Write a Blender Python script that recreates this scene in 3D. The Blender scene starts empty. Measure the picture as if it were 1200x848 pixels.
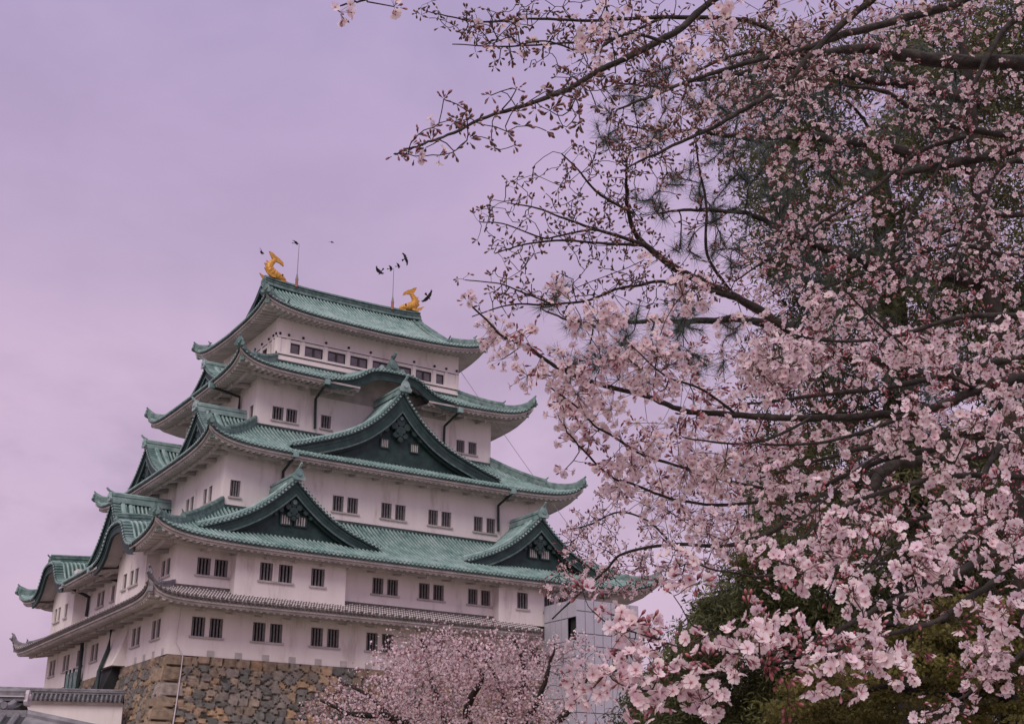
import bpy, math, random
import numpy as np
from mathutils import Vector, Matrix

random.seed(7)
rng = np.random.default_rng(11)
scene = bpy.context.scene
R = math.radians

# ------------------------------------------------------------------ camera
CAM = np.array([-28.0204, -84.6139, -11.038])
YAW, PITCH, ROLL, FPX = -0.5736, 0.3485, 0.0035, 1526.13     # focal length for a 1200 px wide picture
_cy, _sy, _cp, _sp = math.cos(YAW), math.sin(YAW), math.cos(PITCH), math.sin(PITCH)
FW = np.array([-_sy * _cp, _cy * _cp, _sp])
_r0 = np.array([_cy, _sy, 0.0])
_u0 = np.cross(_r0, FW)
RT = math.cos(ROLL) * _r0 + math.sin(ROLL) * _u0
UP = math.cos(ROLL) * _u0 - math.sin(ROLL) * _r0
cd = bpy.data.cameras.new('camera')
cam = bpy.data.objects.new('camera', cd)
scene.collection.objects.link(cam)
m = Matrix.Identity(4)
for i in range(3):
    m[i][0], m[i][1], m[i][2], m[i][3] = RT[i], UP[i], -FW[i], CAM[i]
cam.matrix_world = m
cd.sensor_width = 36.0
cd.lens = FPX / 1200.0 * 36.0
cd.clip_start, cd.clip_end = 0.1, 3000.0
scene.camera = cam


def P(px, py, d):
    """a point d metres ahead of the viewpoint, in the direction of picture position px, py"""
    return CAM + d * (FW + RT * ((px - 600.0) / FPX) - UP * ((py - 424.0) / FPX))


def on(px, py, ax, val):
    """where that direction meets the upright plane x = val or y = val"""
    d = FW + RT * ((px - 600.0) / FPX) - UP * ((py - 424.0) / FPX)
    return CAM + d * ((val - CAM['xyz'.index(ax)]) / d['xyz'.index(ax)])


# ------------------------------------------------------------------ world, sun, exposure
SUN_DIR = Vector((-0.60, -0.52, 0.70)).normalized()
world = bpy.data.worlds.new('World')
scene.world = world
world.use_nodes = True
wt = world.node_tree
wt.nodes.clear()


def wn(t, **kw):
    n = wt.nodes.new(t)
    for k, v in kw.items():
        setattr(n, k, v)
    return n


def srgb(r, g, b):
    f = lambda c: (c / 255 / 12.92) if c / 255 <= 0.04045 else ((c / 255 + 0.055) / 1.055) ** 2.4
    return (f(r), f(g), f(b), 1.0)


out = wn('ShaderNodeOutputWorld')
bg = wn('ShaderNodeBackground')
sky = wn('ShaderNodeTexSky', sky_type='NISHITA', sun_disc=False)
sky.sun_elevation = math.asin(SUN_DIR.z)
sky.sun_rotation = math.atan2(SUN_DIR.x, SUN_DIR.y)
tc = wn('ShaderNodeTexCoord')
sep = wn('ShaderNodeSeparateXYZ')
wt.links.new(tc.outputs['Generated'], sep.inputs[0])
ramp = wn('ShaderNodeValToRGB')
ramp.color_ramp.elements[0].position = 0.02
ramp.color_ramp.elements[0].color = srgb(197, 169, 192)
ramp.color_ramp.elements[1].position = 0.59
ramp.color_ramp.elements[1].color = srgb(178, 161, 199)
for p_, c_ in ((0.11, (201, 175, 199)), (0.21, (205, 181, 206)), (0.36, (198, 175, 204)), (0.47, (189, 168, 202)), (0.72, (205, 196, 208)), (1.0, (238, 231, 232))):
    e_ = ramp.color_ramp.elements.new(p_)
    e_.color = srgb(*c_)
wt.links.new(sep.outputs['Z'], ramp.inputs[0])
# cloud cover: flattened, soft-edged banks
mp = wn('ShaderNodeMapping')
mp.inputs['Scale'].default_value = (1.0, 1.0, 1.7)
wt.links.new(tc.outputs['Generated'], mp.inputs[0])
no = wn('ShaderNodeTexNoise')
no.inputs['Scale'].default_value = 4.2
no.inputs['Detail'].default_value = 7.0
no.inputs['Roughness'].default_value = 0.52
no.inputs['Distortion'].default_value = 0.25
wt.links.new(mp.outputs[0], no.inputs['Vector'])
cr = wn('ShaderNodeValToRGB')
cr.color_ramp.elements[0].position = 0.36
cr.color_ramp.elements[0].color = (0.90, 0.90, 0.915, 1)
cr.color_ramp.elements[1].position = 0.60
cr.color_ramp.elements[1].color = (1.06, 1.045, 1.03, 1)
e_ = cr.color_ramp.elements.new(0.47)
e_.color = (0.97, 0.965, 0.975, 1)
wt.links.new(no.outputs['Fac'], cr.inputs[0])
mul = wn('ShaderNodeMixRGB', blend_type='MULTIPLY')
mul.inputs[0].default_value = 1.0
wt.links.new(ramp.outputs[0], mul.inputs[1])
# a lower bank of darker, lumpier cloud towards the horizon
no2 = wn('ShaderNodeTexNoise')
no2.inputs['Scale'].default_value = 7.0
no2.inputs['Detail'].default_value = 8.0
no2.inputs['Roughness'].default_value = 0.55
wt.links.new(mp.outputs[0], no2.inputs['Vector'])
cr2 = wn('ShaderNodeValToRGB')
cr2.color_ramp.elements[0].position = 0.40
cr2.color_ramp.elements[0].color = (0.80, 0.785, 0.815, 1)
cr2.color_ramp.elements[1].position = 0.56
cr2.color_ramp.elements[1].color = (1, 1, 1, 1)
wt.links.new(no2.outputs['Fac'], cr2.inputs[0])
low = wn('ShaderNodeMapRange')
low.inputs['From Min'].default_value = 0.42
low.inputs['From Max'].default_value = 0.22
wt.links.new(sep.outputs['Z'], low.inputs['Value'])
mul2 = wn('ShaderNodeMixRGB', blend_type='MULTIPLY')
wt.links.new(low.outputs[0], mul2.inputs[0])
wt.links.new(cr.outputs[0], mul2.inputs[1])
wt.links.new(cr2.outputs[0], mul2.inputs[2])
wt.links.new(mul2.outputs[0], mul.inputs[2])
sc10 = wn('ShaderNodeVectorMath', operation='SCALE')
sc10.inputs['Scale'].default_value = 10.6
wt.links.new(mul.outputs[0], sc10.inputs[0])
mixs = wn('ShaderNodeMixRGB')
mixs.inputs[0].default_value = 0.94
wt.links.new(sky.outputs[0], mixs.inputs[1])
wt.links.new(sc10.outputs[0], mixs.inputs[2])
wt.links.new(mixs.outputs[0], bg.inputs['Color'])
bg.inputs['Strength'].default_value = 0.1
wt.links.new(bg.outputs[0], out.inputs[0])

sl = bpy.data.lights.new('sun', 'SUN')
sl.energy = 1.5
sl.angle = R(28)
sl.color = (1.0, 0.92, 0.84)
so = bpy.data.objects.new('sun', sl)
so.rotation_euler = (-SUN_DIR).to_track_quat('-Z', 'Y').to_euler()
scene.collection.objects.link(so)
scene.view_settings.view_transform = 'Standard'
scene.view_settings.look = 'None'
scene.view_settings.exposure = 0.0
scene.view_settings.gamma = 1.0
scene.view_settings.use_curve_mapping = False
scene.render.engine = 'CYCLES'
scene.cycles.max_bounces = 6
scene.cycles.transparent_max_bounces = 4

# ------------------------------------------------------------------ materials
MATS = {}


def mat(name, c1, c2=None, rough=0.7, scale=3.0, c3=None, bump=0.0, bscale=None, coords='Object', spec=0.3,
        stretch=(1, 1, 1), transl=0.0, metallic=0.0, attr=None, detail=6.0, lo=0.35, hi=0.65):
    mt = bpy.data.materials.new(name)
    mt.use_nodes = True
    nt = mt.node_tree
    b = nt.nodes['Principled BSDF']
    b.inputs['Roughness'].default_value = rough
    b.inputs['Specular IOR Level'].default_value = spec
    b.inputs['Metallic'].default_value = metallic
    b.inputs['Base Color'].default_value = (*c1, 1)
    col = None
    t = nt.nodes.new('ShaderNodeTexCoord')
    mpg = nt.nodes.new('ShaderNodeMapping')
    mpg.inputs['Scale'].default_value = stretch
    nt.links.new(t.outputs[coords], mpg.inputs[0])
    if c2 is not None:
        n = nt.nodes.new('ShaderNodeTexNoise')
        n.inputs['Scale'].default_value = scale
        n.inputs['Detail'].default_value = detail
        n.inputs['Roughness'].default_value = 0.62
        nt.links.new(mpg.outputs[0], n.inputs['Vector'])
        r = nt.nodes.new('ShaderNodeValToRGB')
        r.color_ramp.elements[0].color = (*c1, 1)
        r.color_ramp.elements[1].color = (*c2, 1)
        r.color_ramp.elements[0].position = lo
        r.color_ramp.elements[1].position = hi
        if c3 is not None:
            e = r.color_ramp.elements.new((lo + hi) / 2)
            e.color = (*c3, 1)
        nt.links.new(n.outputs['Fac'], r.inputs[0])
        col = r.outputs[0]
    if attr:
        a = nt.nodes.new('ShaderNodeAttribute')
        a.attribute_name = attr
        if col is not None:
            mx = nt.nodes.new('ShaderNodeMixRGB')
            mx.blend_type = 'MULTIPLY'
            mx.inputs[0].default_value = 1.0
            nt.links.new(a.outputs['Color'], mx.inputs[1])
            nt.links.new(col, mx.inputs[2])
            col = mx.outputs[0]
        else:
            col = a.outputs['Color']
    if col is not None:
        nt.links.new(col, b.inputs['Base Color'])
    if bump:
        n2 = nt.nodes.new('ShaderNodeTexNoise')
        n2.inputs['Scale'].default_value = bscale or scale * 4
        n2.inputs['Detail'].default_value = 5
        nt.links.new(mpg.outputs[0], n2.inputs['Vector'])
        bp = nt.nodes.new('ShaderNodeBump')
        bp.inputs['Strength'].default_value = bump
        bp.inputs['Distance'].default_value = 0.03
        nt.links.new(n2.outputs['Fac'], bp.inputs['Height'])
        nt.links.new(bp.outputs[0], b.inputs['Normal'])
    if transl:
        tr = nt.nodes.new('ShaderNodeBsdfTranslucent')
        if col is not None:
            nt.links.new(col, tr.inputs['Color'])
        else:
            tr.inputs['Color'].default_value = (*c1, 1)
        ms = nt.nodes.new('ShaderNodeMixShader')
        ms.inputs[0].default_value = transl
        o_ = nt.nodes['Material Output']
        nt.links.new(b.outputs[0], ms.inputs[1])
        nt.links.new(tr.outputs[0], ms.inputs[2])
        nt.links.new(ms.outputs[0], o_.inputs['Surface'])
    MATS[name] = mt
    return mt


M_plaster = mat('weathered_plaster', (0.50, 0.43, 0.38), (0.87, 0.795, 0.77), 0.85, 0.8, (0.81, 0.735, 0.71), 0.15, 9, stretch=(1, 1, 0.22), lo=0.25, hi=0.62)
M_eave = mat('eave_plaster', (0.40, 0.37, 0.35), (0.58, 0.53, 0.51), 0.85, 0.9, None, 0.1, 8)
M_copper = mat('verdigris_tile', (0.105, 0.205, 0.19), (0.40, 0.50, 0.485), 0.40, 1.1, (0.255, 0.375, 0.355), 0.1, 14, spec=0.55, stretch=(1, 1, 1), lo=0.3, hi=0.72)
M_pan_shade = mat('shaded_verdigris_pan', (0.028, 0.05, 0.047), (0.075, 0.115, 0.108), 0.6, 1.2)  # shade in the grooves between rolls, painted as a darker verdigris
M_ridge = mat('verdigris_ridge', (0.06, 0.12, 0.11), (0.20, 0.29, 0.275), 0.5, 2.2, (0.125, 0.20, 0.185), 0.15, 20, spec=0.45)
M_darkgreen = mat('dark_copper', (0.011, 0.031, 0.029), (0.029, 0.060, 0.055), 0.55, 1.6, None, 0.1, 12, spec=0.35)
M_trim = mat('pale_copper_trim', (0.05, 0.085, 0.085), (0.12, 0.17, 0.165), 0.5, 3.0)
M_pendant = mat('carved_copper', (0.017, 0.036, 0.035), (0.042, 0.068, 0.065), 0.5, 3.0)
M_dark = mat('dark_interior', (0.022, 0.024, 0.026), (0.035, 0.036, 0.038), 0.8, 2)
M_bars = mat('grey_bars', (0.15, 0.14, 0.145), (0.26, 0.245, 0.25), 0.8, 5)
M_barlight = mat('pale_bars', (0.36, 0.34, 0.33), (0.46, 0.43, 0.42), 0.8, 5)
M_frame = mat('brown_window_frame', (0.045, 0.04, 0.042), (0.07, 0.06, 0.06), 0.6, 4)
M_glass = mat('window_glass', (0.10, 0.085, 0.095), (0.22, 0.19, 0.215), 0.12, 0.5, spec=0.6)
M_pipe = mat('downpipe_green', (0.022, 0.034, 0.036), (0.04, 0.055, 0.055), 0.5, 3)
M_gold = mat('gold_leaf', (0.50, 0.24, 0.05), (0.78, 0.42, 0.10), 0.45, 6, None, 0.9, 9, metallic=0.3)
M_golddark = mat('dark_gold_eye', (0.16, 0.07, 0.02), None, 0.5)  # dark gold of the dolphins' eyes
M_metal = mat('grey_metal', (0.22, 0.21, 0.23), (0.3, 0.28, 0.3), 0.5, 3)
M_rust = mat('red_lead_steel', (0.33, 0.15, 0.11), (0.4, 0.2, 0.15), 0.6, 3)
M_concrete = mat('lavender_panel', (0.44, 0.42, 0.49), (0.51, 0.485, 0.55), 0.6, 0.35, None, 0.03, 10)
M_joint = mat('panel_joint', (0.22, 0.20, 0.25), None, 0.8)
M_stone = mat('rubble_stone', (0.6, 0.6, 0.62), (1.3, 1.25, 1.2), 0.85, 2.6, (1.0, 1.0, 1.0), 0.6, 9, attr='stone', lo=0.3, hi=0.75)
M_greypan_shade = mat('shaded_kawara_pan', (0.03, 0.03, 0.034), (0.07, 0.068, 0.074), 0.7, 2.5)  # darker grey tile: shade between the rolls put into the colour
M_greytile = mat('grey_kawara', (0.13, 0.125, 0.135), (0.28, 0.265, 0.285), 0.5, 2.5, None, 0.1, 10, spec=0.4)
M_browntile = mat('brown_kawara', (0.075, 0.062, 0.058), (0.17, 0.145, 0.135), 0.5, 2.5, None, 0.1, 10, spec=0.4)
M_whitejoint = mat('tile_plaster', (0.50, 0.44, 0.47), (0.6, 0.53, 0.56), 0.8, 3)
M_wood = mat('brown_timber', (0.13, 0.075, 0.05), (0.19, 0.11, 0.075), 0.7, 4, stretch=(1, 1, 6))
M_bark = mat('cherry_bark', (0.020, 0.017, 0.015), (0.085, 0.072, 0.062), 0.8, 16, (0.042, 0.035, 0.030), 0.5, 40, lo=0.3, hi=0.75)
M_bark2 = mat('dark_bark', (0.015, 0.012, 0.011), (0.05, 0.04, 0.036), 0.9, 8, None, 0.5, 18)
M_petal = mat('cherry_petal', (1, 1, 1), None, 0.6, attr='tint', transl=0.38, spec=0.15)
M_bud = mat('cherry_bud', (1, 1, 1), None, 0.55, attr='tint', transl=0.12, spec=0.2)
M_pine = mat('pine_needle', (1, 1, 1), None, 0.5, attr='tint', transl=0.25, spec=0.4)
M_leaf = mat('leaf_mass', (1, 1, 1), None, 0.65, attr='tint', transl=0.25, spec=0.2)
M_crow = mat('black_feather', (0.015, 0.016, 0.018), (0.03, 0.03, 0.034), 0.55, 8)
M_ground = mat('park_ground', (0.20, 0.18, 0.14), (0.34, 0.30, 0.25), 0.95, 0.25, (0.27, 0.24, 0.19), 0.3, 6)


# ------------------------------------------------------------------ mesh kit
class MB:
    def __init__(self):
        self.v, self.f, self.m = [], [], []

    def add(self, verts, faces, mi=0):
        o = len(self.v)
        self.v.extend([tuple(map(float, p)) for p in verts])
        for f in faces:
            self.f.append([i + o for i in f])
            self.m.append(mi)

    def grid(self, rows, mi=0, close=False):
        n, k = len(rows), len(rows[0])
        vs = [p for r in rows for p in r]
        fs = []
        for i in range(n - 1):
            for j in range(k if close else k - 1):
                j2 = (j + 1) % k
                fs.append([i * k + j, i * k + j2, (i + 1) * k + j2, (i + 1) * k + j])
        self.add(vs, fs, mi)

    def box(self, c, s, mi=0, rot=None):
        hx, hy, hz = s[0] / 2, s[1] / 2, s[2] / 2
        pts = [(-hx, -hy, -hz), (hx, -hy, -hz), (hx, hy, -hz), (-hx, hy, -hz), (-hx, -hy, hz), (hx, -hy, hz), (hx, hy, hz), (-hx, hy, hz)]
        if rot is not None:
            pts = [tuple(rot @ Vector(p)) for p in pts]
        self.add([(p[0] + c[0], p[1] + c[1], p[2] + c[2]) for p in pts],
                 [[0, 3, 2, 1], [4, 5, 6, 7], [0, 1, 5, 4], [1, 2, 6, 5], [2, 3, 7, 6], [3, 0, 4, 7]], mi)

    def hexa(self, p, mi=0):
        """eight corners: bottom four, then top four"""
        self.add(p, [[0, 3, 2, 1], [4, 5, 6, 7], [0, 1, 5, 4], [1, 2, 6, 5], [2, 3, 7, 6], [3, 0, 4, 7]], mi)

    def sweep(self, path, prof, mi=0, up=(0, 0, 1), cap=True, scale=None):
        """prof = [(side, height)] closed outline carried along path, side across, height along up"""
        path = [np.array(p, float) for p in path]
        n = len(path)
        U = np.array(up, float)
        rings = []
        for i in range(n):
            t = path[min(i + 1, n - 1)] - path[max(i - 1, 0)]
            t = t / (np.linalg.norm(t) + 1e-9)
            s = np.cross(t, U)
            s = s / (np.linalg.norm(s) + 1e-9)
            k = 1.0 if scale is None else scale[i]
            rings.append([path[i] + s * a * k + U * b * k for a, b in prof])
        self.grid(rings, mi, close=True)
        if cap:
            k = len(prof)
            o = len(self.v) - n * k
            self.f.append([o + j for j in range(k)][::-1]); self.m.append(mi)
            self.f.append([o + (n - 1) * k + j for j in range(k)]); self.m.append(mi)

    def tube(self, path, rad, sides=6, mi=0, cap=True):
        path = [np.array(p, float) for p in path]
        n = len(path)
        if not hasattr(rad, '__len__'):
            rad = [rad] * n
        ref = np.array([0.13, 0.2, 0.97])
        rings = []
        for i in range(n):
            t = path[min(i + 1, n - 1)] - path[max(i - 1, 0)]
            t = t / (np.linalg.norm(t) + 1e-9)
            a = np.cross(t, ref)
            if np.linalg.norm(a) < 1e-3:
                a = np.cross(t, np.array([1.0, 0, 0]))
            a /= np.linalg.norm(a)
            b = np.cross(t, a)
            rings.append([path[i] + rad[i] * (math.cos(2 * math.pi * k / sides) * a + math.sin(2 * math.pi * k / sides) * b) for k in range(sides)])
        self.grid(rings, mi, close=True)
        if cap:
            o = len(self.v) - n * sides
            self.f.append([o + j for j in range(sides)][::-1]); self.m.append(mi)
            self.f.append([o + (n - 1) * sides + j for j in range(sides)]); self.m.append(mi)

    def disc(self, c, axis, r, depth, mi=0, sides=10):
        c = np.array(c, float); axis = np.array(axis, float)
        self.tube([c, c + axis * depth], [r, r * 0.86], sides, mi)

    def build(self, name, mats, parent=None, smooth=False):
        me = bpy.data.meshes.new(name)
        me.from_pydata(self.v, [], self.f)
        for mm in (mats if isinstance(mats, (list, tuple)) else [mats]):
            me.materials.append(mm)
        me.polygons.foreach_set('material_index', self.m)
        if smooth:
            me.polygons.foreach_set('use_smooth', [True] * len(self.f))
        me.update()
        return link(name, me, parent)


def link(name, me, parent=None):
    o = bpy.data.objects.new(name, me)
    scene.collection.objects.link(o)
    if parent is not None:
        o.parent = parent
        w = Vector((0, 0, 0))
        p = parent
        while p is not None:
            w += p.location
            p = p.parent
        o.location = -w
    return o


def empty(name, loc):
    o = bpy.data.objects.new(name, None)
    o.location = Vector([float(c) for c in loc])
    o.empty_display_size = 0.5
    scene.collection.objects.link(o)
    return o


def tag(o, label=None, cat=None, group=None, kind=None):
    if label: o['label'] = label
    if cat: o['category'] = cat
    if group: o['group'] = group
    if kind: o['kind'] = kind
    return o


def catmull(pts, per=6):
    """smooth curve through the rows of pts (any number of columns)"""
    p = np.array(pts, float)
    if len(p) < 3:
        return np.array([p[0] + (p[1] - p[0]) * t for t in np.linspace(0, 1, per + 1)])
    q = np.vstack([2 * p[0] - p[1], p, 2 * p[-1] - p[-2]])
    o = []
    for i in range(1, len(q) - 2):
        for t in np.linspace(0, 1, per, endpoint=False):
            a, b, c, d = q[i - 1], q[i], q[i + 1], q[i + 2]
            o.append(0.5 * (2 * b + (c - a) * t + (2 * a - 5 * b + 4 * c - d) * t * t + (3 * b - a - 3 * c + d) * t ** 3))
    o.append(p[-1])
    return np.array(o)


def interp(x, tab):
    return float(np.interp(x, [a for a, _ in tab], [b for _, b in tab]))

# ================================================================== the keep
GROUND_Z = -12.6
W_, D_ = 37.0, 31.25
keep = tag(empty('castle_keep', (0, 0, GROUND_Z)),
           'white five-tiered castle keep with green copper roofs standing on a tall stone base', 'castle')


class Side:
    """frame of one side of a rectangle: a runs to the right as seen from outside, r runs inward, z up"""
    def __init__(self, rect, side):
        self.x0, self.x1, self.y0, self.y1 = rect
        self.side = side
        self.L = (self.x1 - self.x0) if side in 'FB' else (self.y1 - self.y0)
        self.rz = {'F': 0.0, 'L': -math.pi / 2, 'B': math.pi, 'R': math.pi / 2}[side]

    def T(self, a, r, z):
        s = self.side
        if s == 'F': return (self.x0 + a, self.y0 + r, z)
        if s == 'L': return (self.x0 + r, self.y1 - a, z)
        if s == 'B': return (self.x1 - a, self.y1 - r, z)
        return (self.x1 - r, self.y0 + a, z)

    def dirv(self, a, r):
        s = self.side
        return {'F': (a, r), 'L': (r, -a), 'B': (-a, -r), 'R': (-r, a)}[s]


def oni(mb, pos, out, sc=1.0, mi=0, horn=True):
    """ridge-end plate with a boss, side scrolls and a horn that leans outward"""
    o = Vector((out[0], out[1], 0)).normalized()
    s = Vector((-o.y, o.x, 0))
    up = Vector((0, 0, 1))
    p = Vector(pos)

    def q(a, b, c):
        return tuple(p + (s * a + o * b + up * c) * sc)
    ol = [(-0.5, -0.1), (-0.62, 0.12), (-0.42, 0.3), (-0.34, 0.62), (-0.16, 0.86), (0.16, 0.86), (0.34, 0.62), (0.42, 0.3), (0.62, 0.12), (0.5, -0.1)]
    vs = [q(a, 0.0, c) for a, c in ol] + [q(a, 0.2, c) for a, c in ol]
    n = len(ol)
    mb.add(vs, [list(range(n))[::-1], [n + i for i in range(n)]] + [[i, (i + 1) % n, n + (i + 1) % n, n + i] for i in range(n)], mi)
    mb.disc(q(0, 0.2, 0.42), tuple(o), 0.24 * sc, 0.1 * sc, mi, 8)
    if horn:
        mb.tube([q(0, -0.25, 0.86), q(0, 0.1, 0.95), q(0, 0.35, 1.12), q(0, 0.5, 1.3)], [0.13 * sc, 0.13 * sc, 0.12 * sc, 0.1 * sc], 6, mi)


PH = [(0.0, 0.0), (0.40, 0.0), (0.44, 0.10), (0.67, 0.17), (0.90, 0.10), (0.94, 0.0)]


def roll_stops(L, pitch):
    n = max(2, int(round(L / pitch)))
    pt = L / n
    out_ = []
    for i in range(n):
        for f_, h in PH:
            out_.append(((i + f_) * pt, h, f_ == 0.67))
    out_.append((L, 0.0, False))
    return out_


def shade_pans(mb, stops, k, lip=False):  # paints groove shade: flat strips between rolls get the dark slot
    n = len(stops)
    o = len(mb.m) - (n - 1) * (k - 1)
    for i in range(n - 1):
        if lip: mb.m[o + i * (k - 1)] = 1  # front lip row takes the painted shade too
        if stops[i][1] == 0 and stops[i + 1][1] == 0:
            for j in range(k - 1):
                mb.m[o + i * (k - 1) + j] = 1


def Uf(dc, up):
    return up * (0.70 * math.exp(-dc / 1.35) + 0.30 * math.exp(-dc / 4.2))


def prof_t(t, conc=0.34):
    return (1 - conc) * t + conc * t * t


def skirt(name, rect, runs, over, ze, up, rise, pitch=0.33, tcap=(1.0, 1.0), gaps=None, tile=None, checker=False, ridge=True,
          arms=True, conc=0.34, gable_s=None, gapk=0.8, smax=None):
    """one tier's roof: four tiled slopes with lifted corners, plastered eave, rafters and hip ridges"""
    gaps = gaps or {}
    tile = tile or M_copper
    tm, em, rm = MB(), MB(), MB()
    Rx, Ry = runs           # run on the left/right sides, run on the front/back sides

    def zr(s, r, S, Rr, Ro):
        t = r / Rr
        dc = min(s, S.L - s) / Ro * 6.5
        return ze + Uf(max(dc, 0), up) * max(0.0, 1 - t) ** 1.5 + rise * prof_t(t, conc)
    for side in ('FLBR' if smax is None else 'FL'):
        S = Side(rect, side)
        s_end = S.L if (smax is None or side != 'F') else smax
        Rr, Ro = (Ry, Rx) if side in 'FB' else (Rx, Ry)
        cap = tcap[0] if side in 'FB' else tcap[1]
        ov = over[1] if side in 'FB' else over[0]
        ovo = over[0] if side in 'FB' else over[1]
        near = side in 'FL'
        stops = [q for q in roll_stops(S.L, pitch if near else 1.2) if q[0] <= s_end + 1e-6]
        G = gaps.get(side, [])
        nt = (13 if checker else 9) if near else 4
        cols = []
        for (s, h, top) in stops:
            te = min(s, S.L - s) / Ro
            if gable_s is not None and side in 'FB' and min(s, S.L - s) >= gable_s - 1e-6:
                te = 1.0
            t1 = min(cap, te)
            t0 = 0.0
            for (sc, w, zf) in G:
                if abs(s - sc) < w:
                    zb = zf(abs(s - sc))
                    while t0 < t1 and zr(s, t0 * Rr, S, Rr, Ro) < zb - 0.06:
                        t0 += 0.02
            col = [S.T(s, (t0 + (t1 - t0) * k / (nt - 1)) * Rr, zr(s, (t0 + (t1 - t0) * k / (nt - 1)) * Rr, S, Rr, Ro) + h) for k in range(nt)]
            col.insert(0, S.T(s, t0 * Rr + 0.01, zr(s, t0 * Rr, S, Rr, Ro) - 0.18 + h * 0.3))
            cols.append(col)
            if top and near and t0 == 0.0:
                p = S.T(s, -0.03, zr(s, 0, S, Rr, Ro) + 0.0)
                d2 = S.dirv(0, -1)
                tm.disc(p, (d2[0], d2[1], 0), pitch * 0.30, 0.05, 0, 6)
        if checker:
            for j in range(len(cols) - 1):
                isroll = 1 if (j % 6) in (1, 2, 3, 4) else 0
                for k in range(nt):
                    a, b = cols[j], cols[j + 1]
                    tm.add([a[k], b[k], b[k + 1], a[k + 1]], [[0, 1, 2, 3]], 1 if (k > 0 and (k + isroll + (j // 6)) % 2 and near) else 0)
        else:
            tm.grid(cols, 0)
            shade_pans(tm, stops, len(cols[0]), True)

        # eave: tile-edge board, second board, soffit
        def ingap(s):
            return any(abs(s - sc) < w * gapk for (sc, w, zf) in G)
        ss = sorted(set([0.0, S.L] + [float(v) for v in np.linspace(0, S.L, 70 if near else 20)] + [sc + k * w * gapk for (sc, w, zf) in G for k in (-1, 1)]))
        segs, cur = [], []
        for s in ss:
            if ingap(s + (0.001 if cur == [] else -0.001)) and ingap(s):
                if len(cur) > 1: segs.append(cur)
                cur = []
            else:
                cur.append(s)
        if len(cur) > 1: segs.append(cur)
        segs = [[s for s in sg_ if s <= s_end] for sg_ in segs]

        def zs(s, r):      # soffit height
            dc = min(s, S.L - s) / Ro * 6.5
            return ze - 0.46 + Uf(max(dc, 0), up) * max(0.0, 1 - r / (Rr if tcap == (1.0, 1.0) else ov * 2.4)) ** 1.5 + 0.42 * r / ov
        for seg in segs:
            rows = []
            for s in seg:
                m_ = min(s, S.L - s)
                lim = lambda r: min(r, m_ * ov / ovo + 0.0)
                z0 = zr(s, 0, S, Rr, Ro)
                r1, r2, r3 = lim(0.10), lim(0.26), lim(0.40)
                rows.append([S.T(s, r1, z0 - 0.15), S.T(s, r1, z0 - 0.31), S.T(s, r2, z0 - 0.31), S.T(s, r2, z0 - 0.46),
                             S.T(s, r3, zs(s, r3) + 0.02), S.T(s, lim(ov * 0.55), zs(s, lim(ov * 0.55))), S.T(s, lim(ov + 0.05), zs(s, lim(ov + 0.05)))])
            em.grid(rows, 0)
        if near:
            # plastered rafters: their round ends make the scalloped edge
            n = int(S.L / 0.48)
            for i in range(n + 1):
                s = (i + 0.5) * S.L / (n + 1)
                if ingap(s) or s > s_end: continue
                m_ = min(s, S.L - s) * ov / ovo
                r1 = min(ov + 0.02, m_)
                if r1 < 0.5: continue
                path = [S.T(s, r_, zs(s, r_) - 0.02) for r_ in np.linspace(0.30, r1, 4)]
                em.sweep(path, [(-0.15, 0.06), (-0.13, -0.05), (-0.06, -0.11), (0.06, -0.11), (0.13, -0.05), (0.15, 0.06)], 0)
            if arms:
                n = int(round(S.L / 2.1))
                for i in range(1, n):
                    s = i * S.L / n
                    if ingap(s) or s > s_end or min(s, S.L - s) < ov * 0.9: continue
                    path = [S.T(s, r_, zs(s, r_) - 0.30) for r_ in np.linspace(ov * 0.42, ov + 0.02, 3)]
                    em.sweep(path, [(-0.12, 0.14), (-0.12, -0.14), (0.12, -0.14), (0.12, 0.14)], 0)
                for seg in segs:
                    pth = [S.T(s, ov * 0.50, zs(s, ov * 0.50) - 0.20) for s in seg if ov * 0.5 < s < S.L - ov * 0.5]
                    if len(pth) > 1:
                        em.sweep(pth, [(-0.11, 0.1), (-0.11, -0.1), (0.11, -0.1), (0.11, 0.1)], 0)
        # band where the slope meets the wall above
        if cap == 1.0 and gable_s is None:
            a0, a1 = Ro, min(S.L - Ro, s_end)
            tm.sweep([S.T(a0, Rr - 0.08, ze + rise + 0.06), S.T(a1, Rr - 0.08, ze + rise + 0.06)], [(-0.1, -0.1), (0.1, -0.1), (0.1, 0.14), (-0.1, 0.14)], 1 if not checker else 0)
    # hip ridges
    hips = []
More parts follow.
